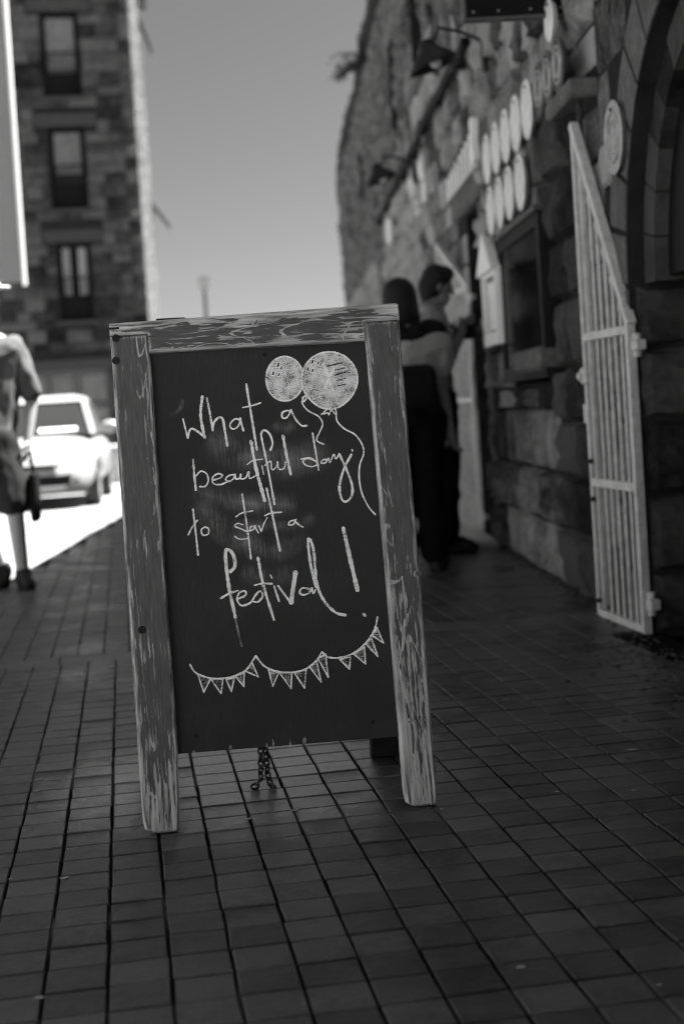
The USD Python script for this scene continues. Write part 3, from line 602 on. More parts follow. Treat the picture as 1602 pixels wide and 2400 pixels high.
# ------------------------------------------------------------------ the A-board
BX, BY, LEAN = 0.0, 3.268, 10.5
sgn_ = thing('chalkboard', 'weathered wooden A-frame chalkboard with a chalked festival greeting, standing on the paving', 'chalkboard', (BX, BY, 0))
cl, sl = math.cos(R(LEAN)), math.sin(R(LEAN))
# part coordinates: x across, y depth (front face at y=0, back positive), z up the board; the part is tilted back by LEAN
def board_prism(poly, y0, y1, c=.004, sub=None):
    """convex outline (x, z) with chamfered front and back edges"""
    p = sg.Polygon(poly); i = p.buffer(-c, join_style=2)
    P = [(x, y, z) for x, z in list(p.exterior.coords)[:-1] for y in (y0+c, y1-c)] + [(x, y, z) for x, z in list(i.exterior.coords)[:-1] for y in (y0, y1)]
    return hull(P)
def worn(man, amp, seed, edge_len=.012, foot=None):
    """chipped, slightly wavy surface"""
    t = to_tm(man.refine_to_length(edge_len)); v = t.vertices.copy()
    n = meshkit.fbm(v*np.array([70, 70, 12.]), 3, seed)-.5
    c = v.mean(0); d = v-c; d[:, 2] = 0; d /= np.maximum(np.linalg.norm(d, axis=1, keepdims=True), 1e-6)
    v = v + d*n[:, None]*amp
    if foot:
        k = np.clip((foot-v[:, 2])/foot, 0, 1)**2
        v[:, 0] = c[0] + (v[:, 0]-c[0])*(1-.10*k*(1+2*n)); v[:, 2] += np.maximum(0, np.abs(v[:, 0]-c[0])-.028)*k*.7
    return trimesh.Trimesh(v, t.faces, process=False)
TH = .030
rx = -LEAN
legL = [(-.0135, 1.1765), (.0755, 1.1765), (.0785, 1.10), (.0785, .18), (.069, .004), (-.0125, .004)]
legR = [(.6095, 1.1785), (.6970, 1.1785), (.6965, 1.12), (.676, .002), (.5985, .002), (.6045, .55)]
legR = list(sg.Polygon(legR).convex_hull.exterior.coords)[:-1]
def sst(a, b, x): t = np.clip((x-a)/(b-a), 0, 1); return t*t*(3-2*t)
def leg_wear(xl, xr, seed, le, re_):
    def f(v):
        k = np.clip((v[:, 2]-.004)/1.172, 0, 1); a = xl[0]+(xl[1]-xl[0])*k; b = xr[0]+(xr[1]-xr[0])*k; u = (v[:, 0]-a)/(b-a)
        n = meshkit.fbm(v*np.array([25, 25, 5.]), 3, seed)-.5; n2 = meshkit.fbm(v*np.array([3, 3, 2.2]), 2, seed+9)
        w = le*sst(.16, .0, u)*(.4+1.2*n2) + re_*sst(.84, 1., u)*(.4+1.2*n2)
        foot = sst(.30, .0, v[:, 2] - .16*np.abs(2*u-1)**1.3 + .12*n); w += .17*foot
        return w - .02 + .04*(n2-.5)
    return f
def rail_wear(v):
    n = meshkit.fbm(v*np.array([6, 25, 40.]), 3, 5)-.5
    top_ = sst(1.183, 1.208, v[:, 2] - .012*v[:, 0] + .020*n + .010*np.cos((v[:, 0]-.34)*9)); low_ = sst(1.150, 1.130, v[:, 2]+.010*n); end_ = sst(.085, .055, v[:, 0]+.02*n) + sst(.625, .66, v[:, 0]+.05*n)*sst(1.185, 1.2, v[:, 2])
    return .20*top_ + .10*low_ + .16*np.clip(end_, 0, 1)*sst(1.172, 1.18, v[:, 2]) - .01
def wobj(name, t, mat, wear):
    v, f, n = meshkit.arrays(t, 35); o = obj(name, t, mat, sgn_, smooth=35, rotx=rx)
    UsdGeom.PrimvarsAPI(o).CreatePrimvar('wear', Sdf.ValueTypeNames.FloatArray, 'vertex').Set([float(q) for q in wear(v)])
wobj('front_leg', worn(board_prism(legL, 0, TH, .005), .0022, 1, foot=.05), MAT['wood_v'], leg_wear((-.0125, -.0135), (.069, .0755), 3, .13, .06))
wobj('front_leg', worn(board_prism(legR, 0, TH, .005), .0022, 2, foot=.05), MAT['wood_v2'], leg_wear((.5985, .6095), (.676, .697), 4, .12, .12))
tr = board_prism([(-.0145, 1.178), (.6985, 1.180), (.6985, 1.2195), (.692, 1.2230), (-.0145, 1.2085)], -.001, TH, .003) + board_prism([(.0768, 1.132), (.6078, 1.132), (.6085, 1.186), (.0768, 1.186)], -.001, TH, .003)
wobj('top_rail', worn(tr, .0014, 3), MAT['wood_h'], rail_wear)
PY = .019
pan = obj('panel', hull([(x, y, z) for x, z in ((.0783, .1765), (.6005, .1665), (.607, 1.134), (.0783, 1.134)) for y in (PY, PY+.010)]), MAT['panel'], sgn_, rotx=rx)
def tp_(p, crop, sc):  # photograph crop -> photograph pixel
    return (crop[0]+p[0]/sc, crop[1]+p[1]/sc)
# measured once from the photograph: where on the board each pixel of the writing lies
_n = np.array([0, -cl, sl]); _u3 = np.array([1., 0, 0]); _v3 = np.array([0, sl, cl])
def on_board(px, py):
    r = CF*FPX + CR*(px-PW/2) - CU*(py-PH/2-SHIFT); p0 = np.array([BX, BY, 0]) + (-_n)*PY
    P = CP + r*(((p0-CP) @ _n)/(r @ _n)) - np.array([BX, BY, 0]); return np.array([P @ _u3, P @ _v3])
C1 = ((400, 880), 3.409); C3 = ((350, 1150), 2.4123); C2 = ((580, 680), 3.7333)
def spline(P, n=8):
    P = np.array(P, float)
    if len(P) < 3: return P
    Q = np.vstack([2*P[0]-P[1], P, 2*P[-1]-P[-2]]); out = []
    for i in range(1, len(Q)-2):
        for t in np.arange(n)/n:
            a, b, c, d = Q[i-1:i+3]
            out.append(.5*((2*b)+(-a+c)*t+(2*a-5*b+4*c-d)*t*t+(-a+3*b-3*c+d)*t**3))
    out.append(P[-1]); return np.array(out)
crng = np.random.default_rng(99)
def stroke(P, w, crop, curve=True):
    q = np.array([on_board(*tp_(p, *crop)) for p in (spline(P) if curve else P)])
    ww = w/crop[1]*.00115*.5
    ls = sg.LineString(q).segmentize(.004)
    q = np.array(ls.coords); parts = []
    for i in range(len(q)-1):                         # a dragged stick of chalk: the width wanders
        k = ww*(1+.28*crng.normal()*.6)
        parts.append(sg.LineString(q[i:i+2]).buffer(max(k, ww*.6), 4))
    return unary_union(parts)
def lay(shape, name, mat, k=0, label=None):
    m = extr(shape, .0003); v = m.vertices.copy()
    return obj(name, trimesh.Trimesh(np.stack([v[:, 0], PY-.0004-k*.0004-v[:, 2], v[:, 1]], 1), m.faces[:, ::-1], process=False), MAT[mat], pan, label=label)
def word(label, strokes, mat='chalk', k=0):
    lay(unary_union([stroke(P, w, crop, cv) for P, w, crop, cv in strokes]), 'chalk_word', mat, k, label)
word('chalked word: what', [
    ([(97, 347), (135, 497)], 11, C1, 0), ([(135, 497), (150, 440), (175, 426), (225, 455), (272, 495)], 14, C1, 1), ([(252, 168), (238, 300), (250, 400), (272, 495)], 18, C1, 1),
    ([(288, 182), (312, 300), (335, 440)], 14, C1, 1), ([(335, 440), (345, 375), (385, 335), (415, 350), (432, 440), (452, 560)], 15, C1, 1),
    ([(555, 362), (522, 345), (485, 370), (472, 405), (500, 428), (540, 402), (560, 345)], 11, C1, 1), ([(553, 340), (566, 395), (580, 440)], 13, C1, 1),
    ([(602, 68), (640, 300), (688, 595)], 15, C1, 1), ([(575, 256), (650, 240), (718, 218)], 10, C1, 1)])
word('chalked word: a, beside the balloons', [([(965, 290), (925, 280), (888, 302), (895, 340), (930, 332), (962, 275)], 11, C1, 1), ([(958, 272), (985, 330), (1012, 370), (1050, 402), (1088, 400)], 13, C1, 1)])
word('chalked word: beautiful', [
    ([(178, 672), (188, 800), (200, 915)], 15, C1, 1), ([(203, 800), (240, 765), (285, 785), (300, 840), (275, 885), (232, 888)], 11, C1, 1),
    ([(335, 838), (395, 818), (410, 795), (375, 785), (335, 815), (340, 862), (395, 872), (450, 850)], 11, C1, 1),
    ([(508, 792), (465, 800), (438, 830), (468, 846), (505, 818), (512, 790), (522, 828), (548, 822)], 11, C1, 1),
    ([(548, 822), (560, 788), (562, 826), (600, 815), (622, 770), (630, 822), (680, 800)], 10, C1, 1),
    ([(640, 525), (680, 740), (750, 1000)], 21, C1, 1), ([(610, 712), (655, 680), (730, 668)], 9, C1, 1), ([(728, 720), (742, 790)], 9, C1, 0),
    ([(795, 598), (812, 540), (790, 470), (748, 437), (722, 470), (740, 570), (775, 740), (828, 1028)], 14, C1, 1),
    ([(752, 718), (780, 695), (800, 690), (808, 752), (845, 728), (852, 690), (864, 748), (905, 740), (916, 690)], 10, C1, 1), ([(897, 485), (920, 620), (958, 792)], 18, C1, 1)])
word('chalked word: day', [
    ([(1040, 668), (1110, 657), (1160, 690), (1178, 720)], 10, C1, 1), ([(1165, 690), (1100, 663), (1055, 682), (1078, 716), (1130, 728), (1172, 712)], 10, C1, 1), ([(1132, 462), (1155, 600), (1180, 755)], 11, C1, 1),
    ([(1252, 670), (1215, 675), (1200, 700), (1235, 697), (1258, 662), (1272, 695), (1300, 632), (1318, 665), (1345, 625)], 10, C1, 1),
    ([(1442, 630), (1385, 740), (1347, 880), (1362, 980), (1398, 1008), (1442, 965), (1448, 880), (1400, 745), (1345, 628)], 16, C1, 1), ([(1446, 594), (1450, 602)], 14, C1, 0)])
word('chalked word: to', [([(178, 1072), (195, 1220), (218, 1432)], 13, C1, 1), ([(140, 1273), (175, 1205), (212, 1158)], 10, C1, 1), ([(272, 1210), (243, 1235), (258, 1276), (298, 1266), (302, 1225), (272, 1210)], 10, C1, 1)])
word('chalked word: start', [
    ([(575, 1192), (530, 1183), (512, 1205), (560, 1225), (602, 1245)], 9, C1, 1), ([(510, 1285), (540, 1305), (575, 1308), (610, 1303)], 9, C1, 1),
    ([(570, 950), (590, 1080), (615, 1250), (640, 1464)], 13, C1, 1), ([(520, 1130), (565, 1100), (652, 1082)], 10, C1, 1),
    ([(662, 1205), (638, 1210), (630, 1240), (660, 1228), (672, 1200), (680, 1225), (700, 1258)], 10, C1, 1), ([(703, 1200), (722, 1248), (745, 1180), (770, 1135)], 9, C1, 0),
    ([(765, 902), (815, 1130), (872, 1400)], 15, C1, 1), ([(752, 1120), (800, 1100), (883, 1092)], 12, C1, 1)])
word('chalked word: a, after start', [([(992, 1155), (955, 1165), (940, 1192), (978, 1190), (1000, 1150)], 10, C1, 1), ([(995, 1168), (1025, 1195), (1055, 1212)], 11, C1, 1)])
word('chalked word: festival', [
    ([(458, 458), (482, 428), (478, 375), (455, 338), (432, 342), (434, 430), (452, 560), (485, 715)], 15, C3, 1), ([(402, 610), (450, 582), (500, 565)], 9, C3, 1),
    ([(500, 612), (542, 592), (540, 568), (508, 578), (496, 618), (522, 650), (572, 632), (600, 590), (626, 568), (640, 596), (615, 628), (588, 628)], 9, C3, 1),
    ([(612, 378), (645, 540), (704, 732)], 13, C3, 1), ([(595, 535), (640, 525), (692, 527)], 8, C3, 1), ([(705, 542), (732, 625)], 10, C3, 0), ([(684, 478), (692, 494)], 9, C3, 0),
    ([(728, 540), (765, 590), (800, 635)], 10, C3, 1), ([(800, 635), (812, 550), (825, 465)], 19, C3, 1),
    ([(912, 560), (868, 550), (848, 575), (872, 590), (908, 572), (918, 550), (925, 580), (938, 560)], 9, C3, 1),
    ([(942, 545), (915, 440), (896, 300), (905, 275), (928, 340), (945, 520), (985, 620), (1050, 688), (1106, 704)], 13, C3, 1)])
word('chalked exclamation mark', [([(1095, 212), (1135, 390), (1175, 562)], 18, C3, 1), ([(1208, 698), (1218, 706)], 16, C3, 0)])
lay(stroke([(485, 715), (500, 790), (521, 878)], 9, C3), 'chalk_trail', 'chalk_thin')
def poly_px(P, crop): return sg.Polygon([on_board(*tp_(p, *crop)) for p in P])
ropes = [[(230, 985), (262, 1030), (340, 1060), (430, 1060), (500, 1040), (552, 1008), (600, 935)], [(600, 935), (650, 993), (720, 1022), (800, 1028), (880, 1010), (940, 965), (975, 912)], [(975, 912), (1010, 942), (1080, 944), (1160, 915), (1236, 845), (1275, 775), (1288, 714)]]
lay(unary_union([stroke(r_, 8, C3) for r_ in ropes]), 'bunting_line', 'chalk')
pens = [[(272, 1035), (345, 1065), (307, 1140)], [(348, 1065), (415, 1065), (405, 1150)], [(433, 1068), (480, 1058), (463, 1137)], [(485, 1050), (535, 1030), (533, 1108)], [(540, 1020), (580, 975), (615, 1053)], [(672, 1010), (730, 1030), (697, 1105)], [(735, 1030), (805, 1030), (800, 1120)], [(818, 1030), (885, 1012), (876, 1117)], [(903, 995), (945, 965), (970, 1083)], [(952, 950), (995, 925), (1010, 1055)], [(1075, 955), (1135, 940), (1130, 1010)], [(1155, 925), (1215, 885), (1220, 980)], [(1225, 870), (1255, 835), (1290, 938)], [(1258, 820), (1285, 775), (1322, 862)]]
for P in pens:
    o = lay(unary_union([stroke([P[i], P[(i+1) % 3]], 7, C3, False) for i in range(3)]), 'pennant', 'chalk', 1)
    lay(poly_px(P, C3).buffer(-.002), 'pennant_fill', 'chalk_fill2', 0)
ang = np.linspace(0, 2*np.pi, 40)[:-1]
small = [(325+165*math.cos(a), 775+195*math.sin(a)) for a in ang]
big = [(715+245*math.cos(a)*(1-.12*max(0, math.sin(a))**2), 780+(240 if math.sin(a) < 0 else 262)*math.sin(a)) for a in ang]
pb, ps = poly_px(big, C2), poly_px(small, C2); ps = ps.difference(pb.buffer(.003))
gaps = unary_union([stroke([(a, b), (c, d)], 9, C2, False) for a, b, c, d in ((690, 665, 830, 635), (760, 700, 850, 680), (760, 745, 860, 715), (780, 790, 860, 770), (790, 835, 850, 825), (790, 570, 840, 555))])
pw_ = []
for cx, cy, s_ in ((565, 627, 38), (615, 638, 32), (525, 690, 36), (568, 703, 34), (265, 655, 40), (293, 682, 34), (222, 727, 38), (272, 738, 32)):
    pw_.append([(cx-s_*.4, cy+s_*.5), (cx-s_*.1, cy-s_*.55), (cx+s_*.5, cy-s_*.5), (cx+s_*.2, cy+s_*.55), (cx-s_*.4, cy+s_*.5)])
panes = unary_union([poly_px(P, C2) for P in pw_])
lay(unary_union([ps, pb]).difference(unary_union([gaps, panes])), 'balloon_fill', 'chalk_fill')
lay(unary_union([stroke(big+[big[0]], 12, C2), stroke(list(np.array(small)), 11, C2).difference(pb)] + [stroke(P, 7, C2, False) for P in pw_]), 'balloon_outline', 'chalk', 1)
lay(unary_union([stroke([(665, 650), (700, 750), (740, 865)], 26, C2, True), stroke([(755, 690), (715, 760), (675, 855)], 18, C2, True)]), 'balloon_mark', 'chalk', 2)
lay(unary_union([stroke([(690, 1045), (645, 1088), (700, 1072), (710, 1090), (730, 1045), (775, 1095), (770, 1045)], 11, C2, False), stroke([(478, 940), (500, 925), (515, 945), (490, 980), (480, 950)], 11, C2, False)]), 'balloon_knot', 'chalk', 1)
lay(stroke([(772, 1080), (785, 1150), (850, 1215), (940, 1265), (1000, 1350), (1014, 1430), (980, 1530), (975, 1650), (1000, 1780), (1060, 1900), (1115, 1962)], 12, C2), 'balloon_string', 'chalk')
lay(stroke([(490, 935), (478, 990), (530, 1055), (620, 1105), (655, 1170), (630, 1240), (606, 1290), (610, 1322), (663, 1348)], 11, C2), 'balloon_string', 'chalk')
def smear(cx, cy, pts, wid):
    """wiped chalk: a soft band with a fading border"""
    c = np.array([on_board(*p) for p in spline(pts, 10)]); V, F, A = [], [], []
    n = len(c); cols = np.linspace(-1, 1, 11)
    for i in range(n):
        d = c[min(i+1, n-1)]-c[max(i-1, 0)]; d /= np.linalg.norm(d); nn = np.array([-d[1], d[0]]); e = math.sin(math.pi*i/(n-1))**.6
        for k in cols:
            p = c[i]+nn*k*wid; V.append((p[0], PY-.0003, p[1])); A.append(e*(1-abs(k))**1.2)
    for i in range(n-1):
        for k in range(10):
            a = i*11+k; F.append([a, a+1, a+12, a+11])
    o = obj('chalk_smear', (np.array(V), np.array(F)), MAT['smear'], pan)
    UsdGeom.PrimvarsAPI(o).CreatePrimvar('fade', Sdf.ValueTypeNames.FloatArray, 'vertex').Set([float(a) for a in A])
smear(0, 0, [(468, 1170), (490, 1215), (560, 1262), (640, 1290), (720, 1240)], .040)
smear(0, 0, [(450, 1150), (560, 1175), (640, 1185), (700, 1180)], .034)
smear(0, 0, [(520, 1240), (600, 1232), (680, 1236), (740, 1210)], .022)
smear(0, 0, [(560, 1340), (620, 1352), (700, 1345)], .030)
smear(0, 0, [(640, 990), (665, 1005), (690, 990)], .020)
smear(0, 0, [(480, 1020), (620, 1080), (780, 1060)], .055)
smear(0, 0, [(395, 975), (420, 960), (428, 935)], .008)
def disc(px, py, r, name, mat, y, parent, th=.002, rot=rx):
    c = on_board(px, py); m = trimesh.creation.cylinder(r, th, sections=18); m.apply_transform(trimesh.transformations.rotation_matrix(math.pi/2, [1, 0, 0])); m.apply_translation([c[0], y, c[1]])
    return obj(name, m, MAT[mat], parent, rotx=rot)
for px, py in ((460, 1725), (873, 1692), (620, 831)): disc(px, py, .0055, 'screw_hole', 'hole', PY-.0004, pan, .001, None)
for px, py, mt in ((921, 822, 'wood_v'), (974, 1346, 'wood_v'), (945, 1605, 'wood_v'), (333, 1477, 'wood_dark'), (272, 797, 'wood_dark'), (272, 849, 'wood_dark'), (595, 762, 'wood_v')):
    disc(px, py, .0095, 'peg', mt, .0002, sgn_, .004)
for k, (px, py) in enumerate(((540, 1752), (640, 1745), (715, 1735), (712, 1742), (625, 1748), (680, 1747), (455, 1765))):
    c = on_board(px, py-3); w = .0024 + .002*(k % 3 == 0); h = .005+.006*(k % 2)
    lay(sg.Polygon([(c[0]-w, c[1]-.006), (c[0]+w, c[1]-.006), (c[0]+w*.7, c[1]+h*.3), (c[0], c[1]+h), (c[0]-w*.8, c[1]+h*.3)]), 'paint_drip', 'chalk_thin')
obj('mortise', cbox(-.0152, .009, -.0016, .004, 1.1935, 1.1985, .0005), MAT['hole'], sgn_, rotx=rx)
# lower rail behind the panel, rear frame
obj('rear_batten', cbox(.05, .63, PY+.0105, TH+.02, .25, .31), MAT['wood_dark'], sgn_, rotx=rx)
YB = .535     # rear feet
def rear(poly): return board_prism(poly, -TH, 0, .004)
rloc = (0, YB, 0)
obj('rear_leg', rear([(-.012, 1.17), (.072, 1.17), (.072, .003), (-.012, .003)]), MAT['wood_dark'], sgn_, rotx=LEAN+.3, loc=rloc)
obj('rear_leg', rear([(.605, 1.17), (.69, 1.17), (.685, .003), (.605, .003)]), MAT['wood_dark'], sgn_, rotx=LEAN+.3, loc=rloc)
obj('rear_top_rail', rear([(-.012, 1.172), (.69, 1.172), (.69, 1.21), (-.012, 1.21)]), MAT['wood_dark'], sgn_, rotx=LEAN+.3, loc=rloc)
obj('rear_panel', hull([(x, y, z) for x in (.074, .603) for y in (-.022, -.012) for z in (.28, 1.17)]), MAT['panel'], sgn_, rotx=LEAN+.3, loc=rloc)
zt = 1.205*cl
for hx in (.10, .52): obj('hinge', cat_([tube((hx, .255, zt+.006), (hx+.07, .255, zt+.006), .006), cbox(hx, hx+.07, .236, .274, zt-.004, zt+.0015, .001)]), MAT['darkmetal'], sgn_)
# chain hanging from the inside of the frame
def link(c, d, roll):
    """oval link, long axis d"""
    t = np.arange(16)/16*2*np.pi; a, b, r = .0112, .0068, .0030
    d = np.array(d, float); d /= np.linalg.norm(d); s_ = np.cross(d, [.3, 1, .2]); s_ /= np.linalg.norm(s_); n_ = np.cross(d, s_)
    e = s_*math.cos(roll)+n_*math.sin(roll)
    pts = [np.array(c)+d*a*math.cos(q)+e*b*math.sin(q) for q in t]; pts.append(pts[0]); return pipe(pts, r, 6)
ch = obj('chain', cat_([tube((.284, .27, .62), (.312, .27, .62), .004), cbox(.278, .318, .258, .282, .61, .63)]), MAT['chain'], sgn_)
for si, (x0, path) in enumerate(((.290, [(.291, .30, .62), (.293, .325, .10), (.289, .33, .02), (.274, .318, .006), (.262, .312, .005)]), (.301, [(.303, .30, .62), (.304, .325, .11), (.307, .33, .03), (.311, .322, .008), (.318, .309, .005)]))):
    pp = np.array(path, float); cum = np.concatenate([[0], np.cumsum(np.linalg.norm(np.diff(pp, axis=0), axis=1))]); n = int(cum[-1]/.0165)
    at_ = lambda u: np.array([np.interp(u, cum, pp[:, a]) for a in range(3)])
    for k in range(n+1):
        u_ = k*.0165; p, q = at_(u_), at_(u_+.004)
        dd = q-p if np.linalg.norm(q-p) > 1e-6 else np.array([0, 0, -1.])
        obj('link', link(p, dd, (k % 2)*math.pi/2 + .5+crng.normal(0, .2)), MAT['chain'], ch, smooth=True)

# ------------------------------------------------------------------ tower on the left
trng = np.random.default_rng(31)
TX, TY = .83, 37.0
tw = thing('stone_tower_block', 'tall dark stone building with narrow balcony windows standing behind the white car', 'building', (TX, TY, 0))
tw_w, tw_h, tw_d, SA = 8.0, 15.0, 12.5, R(3.0)
wins = [(-2.21, -1.28, 9.30, 11.46), (-2.19, -1.30, 6.45, 8.54), (-2.17, -1.34, 3.60, 5.60), (-2.23, -1.30, 12.2, 14.3), (-5.6, -4.7, 9.30, 11.46), (-5.6, -4.7, 6.45, 8.54), (-5.6, -4.7, 3.6, 5.6)]
shop = (-3.4, -1.05, .0, 2.36)
front = sbox(-tw_w, 0, RZ-.05, tw_h).difference(unary_union([sbox(a, b, c, d) for a, b, c, d in wins + [shop]]))
m = extr(front, .5); v = m.vertices.copy()
obj('wall', trimesh.Trimesh(np.stack([v[:, 0], v[:, 2], v[:, 1]], 1), m.faces[:, ::-1], process=False), MAT['tower_mortar'], tw)
ex, ey = tw_d*math.sin(SA), tw_d*math.cos(SA)
obj('side_wall', hull([(x_, y_, z_) for x_, y_ in ((-.4, .501), (-.002, .501), (ex, ey), (ex-.6, ey), (-tw_w+.5, ey), (-tw_w+.5, ey-.5), (-.4+ex*.5, ey*.5)) for z_ in (RZ-.05, tw_h)][:0] + [(x_, y_, z_) for x_, y_ in ((-.45, .501), (0.026, .501), (ex, ey), (ex-.45, ey)) for z_ in (RZ-.05, tw_h)]), MAT['tower_mortar'], tw)
obj('back_wall', cat_([cbox(-tw_w, ex-.46, ey-.4, ey, RZ-.05, tw_h), cbox(-tw_w, -tw_w+.4, .51, ey-.41, RZ-.05, tw_h), cbox(-tw_w+.41, -.46, .9, ey-.41, tw_h-.4, tw_h), cbox(-tw_w+.41, -.46, .95, 1.05, RZ, tw_h-.41)]), MAT['dark'], tw)
obj('roof', hull([(-tw_w-.2, -.2, tw_h+.01), (.3, -.2, tw_h+.01), (ex+.3, ey+.2, tw_h+.01), (-tw_w-.2, ey+.2, tw_h+.01), (-tw_w/2, ey/2, tw_h+2)]), MAT['roof'], tw)
TS = courses(-tw_w, -.30, .0, tw_h, [(a-.02, b+.02, c-.02, d+.02) for a, b, c, d in wins] + [(a-.35, b+.35, d, d+.34) for a, b, c, d in wins] + [(shop[0]-.02, shop[1]+.02, -1, 2.62)], trng, .22, .36, .3, .8)
z = 0
while z < tw_h-.1:                                  # quoins
    h = trng.uniform(.3, .38); TS.append((-.30-.0, 0., z, min(z+h, tw_h))); z += h
def tl(P): return np.array([(TX+s, TY-n, z) for s, n, z in P])
ta = np.array([area_px(tl([(q[0], .02, q[2]), (q[1], .02, q[2]), (q[0], .02, q[3]), (q[1], .02, q[3])])) for q in TS])
ttop = set(np.argsort(-ta)[:275].tolist()); tf = []
for k, q in enumerate(TS):
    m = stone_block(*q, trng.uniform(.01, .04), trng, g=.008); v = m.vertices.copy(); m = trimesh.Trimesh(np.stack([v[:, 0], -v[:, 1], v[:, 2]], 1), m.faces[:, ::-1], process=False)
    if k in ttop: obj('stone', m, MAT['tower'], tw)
    else: tf.append(m)
obj('stone_field', trimesh.util.concatenate(tf), MAT['tower'], tw, kind='stuff')
sf = []
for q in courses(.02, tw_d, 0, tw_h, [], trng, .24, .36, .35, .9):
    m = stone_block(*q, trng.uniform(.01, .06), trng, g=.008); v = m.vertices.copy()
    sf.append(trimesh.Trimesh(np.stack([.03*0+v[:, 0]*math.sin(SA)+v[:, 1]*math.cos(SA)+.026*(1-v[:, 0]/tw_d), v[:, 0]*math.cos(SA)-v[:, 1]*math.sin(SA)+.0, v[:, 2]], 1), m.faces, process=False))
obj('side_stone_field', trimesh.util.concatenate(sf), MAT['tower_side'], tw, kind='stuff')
for k, (a, b, c, d) in enumerate(wins):
    obj('lintel', cbox(a-.33, b+.33, -.05, .2, d+.005, d+.325, .01), MAT['lintel'], tw)
    obj('sill', cbox(a-.15, b+.15, -.10, .15, c-.10, c-.005, .01), MAT['lintel'], tw)
    w = obj('window', cat_([cbox(a, a+.10, .12, .22, c, d, .008), cbox(b-.10, b, .12, .22, c, d, .008), cbox(a+.1, b-.1, .12, .22, d-.12, d, .008), cbox(a+.1, b-.1, .12, .22, c, c+.62, .008)] + ([cbox((a+b)/2-.025, (a+b)/2+.025, .14, .20, c+.62, d-.12, .005)] if k == 2 else [])), MAT['black'], tw)
    obj('pane', cbox(a+.1, b-.1, .16, .17, c+.62, d-.12, .001), MAT['glass'], w)
    if k == 2:
        for u0, u1 in ((a+.11, (a+b)/2-.11), ((a+b)/2+.11, b-.11)): obj('curtain', cbox(u0, u1, .24, .27, c+.62, d-.12, .01), MAT['curtain'], w)
    else: obj('blind', cbox(a+.11, b-.11, .24, .26, c+.62+.30*(k == 1), d-.12, .002), MAT['blind'], w)  # grey sheet behind the pane paints the sky reflected in it
    rl = obj('railing', cat_([cbox(a-.02, b+.02, -.12, -.09, c+1.06, c+1.10, .004), cbox(a-.02, b+.02, -.12, -.09, c+.60, c+.64, .004), cbox(a-.02, a+.02, -.088, .1, c+.60, c+1.10, .002), cbox(b-.02, b+.02, -.088, .1, c+.60, c+1.10, .002)]), MAT['black'], tw)
    for j in range(9):
        u = a + (b-a)*(j+.5)/9; obj('baluster', tube((u, -.105, c+.64), (u, -.105, c+1.06), .011, n=6), MAT['black'], rl)
# shop front
sfm = obj('shop_front', cat_([cbox(shop[0]+x0, shop[0]+x1, .10, .24, z0, z1, .008) for x0, x1, z0, z1 in ((0, .12, 0, 2.36), (.72, .86, 0, 2.2), (1.42, 1.56, 0, 2.2), (2.25, 2.35, 0, 2.36), (.12, 2.25, 2.2, 2.36), (.12, .72, .0, .75), (.86, 1.42, 0, .75), (1.56, 2.25, 0, .75), (.12, .72, 1.35, 1.47), (.86, 1.42, 1.35, 1.47), (1.56, 2.25, 1.35, 1.47))]), MAT['trim'], tw)
for x0, x1 in ((.12, .72), (.86, 1.42), (1.56, 2.25)):
    for z0, z1 in ((.75, 1.35), (1.47, 2.2)): obj('pane', cbox(shop[0]+x0, shop[0]+x1, .16, .17, z0, z1, .001), MAT['glass'], sfm); obj('blind', cbox(shop[0]+x0, shop[0]+x1, .27, .29, z0, z1, .001), MAT['blind'], sfm)
obj('lintel', cbox(shop[0]-.3, shop[1]+.3, -.06, .2, 2.365, 2.62, .01), MAT['lintel'], tw)
# awnings on the sunlit side
def side_pt(u, out, z): return (u*math.sin(SA)+out*math.cos(SA), u*math.cos(SA)-out*math.sin(SA), z)
for u, z, oo, dz in ((9.6, 12.85, .42, 1.2), (10.9, 7.35, .62, .85)):
    aw = obj('awning', hull([side_pt(u+du, o, zz) for du in (0, 1.3) for o, zz in ((.05, z+dz), (.05, z+dz-.06), (oo, z), (oo, z+.05))]), MAT['trim'], tw)
    obj('valance', hull([side_pt(u+du, o, zz) for du in (0, 1.3) for o in (oo-.012, oo-.001) for zz in (z-.2, z-.001)]), MAT['trim'], aw)
# low wall in front
lw = thing('low_wall', 'low pale stone wall along the far side of the sunny road', 'wall', (-3.4, 25.2, RZ))
lwr = np.random.default_rng(8)
for zc in range(2):
    x = 0.
    while x < 4.9:
        l = lwr.uniform(.4, .8); l = min(l, 5-x); obj('stone', cbox(x+.004, x+l-.004, 0, .35, zc*.29, zc*.29+.282, .02), MAT['kerb'], lw); x += l
obj('coping', cbox(-.03, 5.03, -.04, .39, .582, .67, .02), MAT['kerb'], lw)
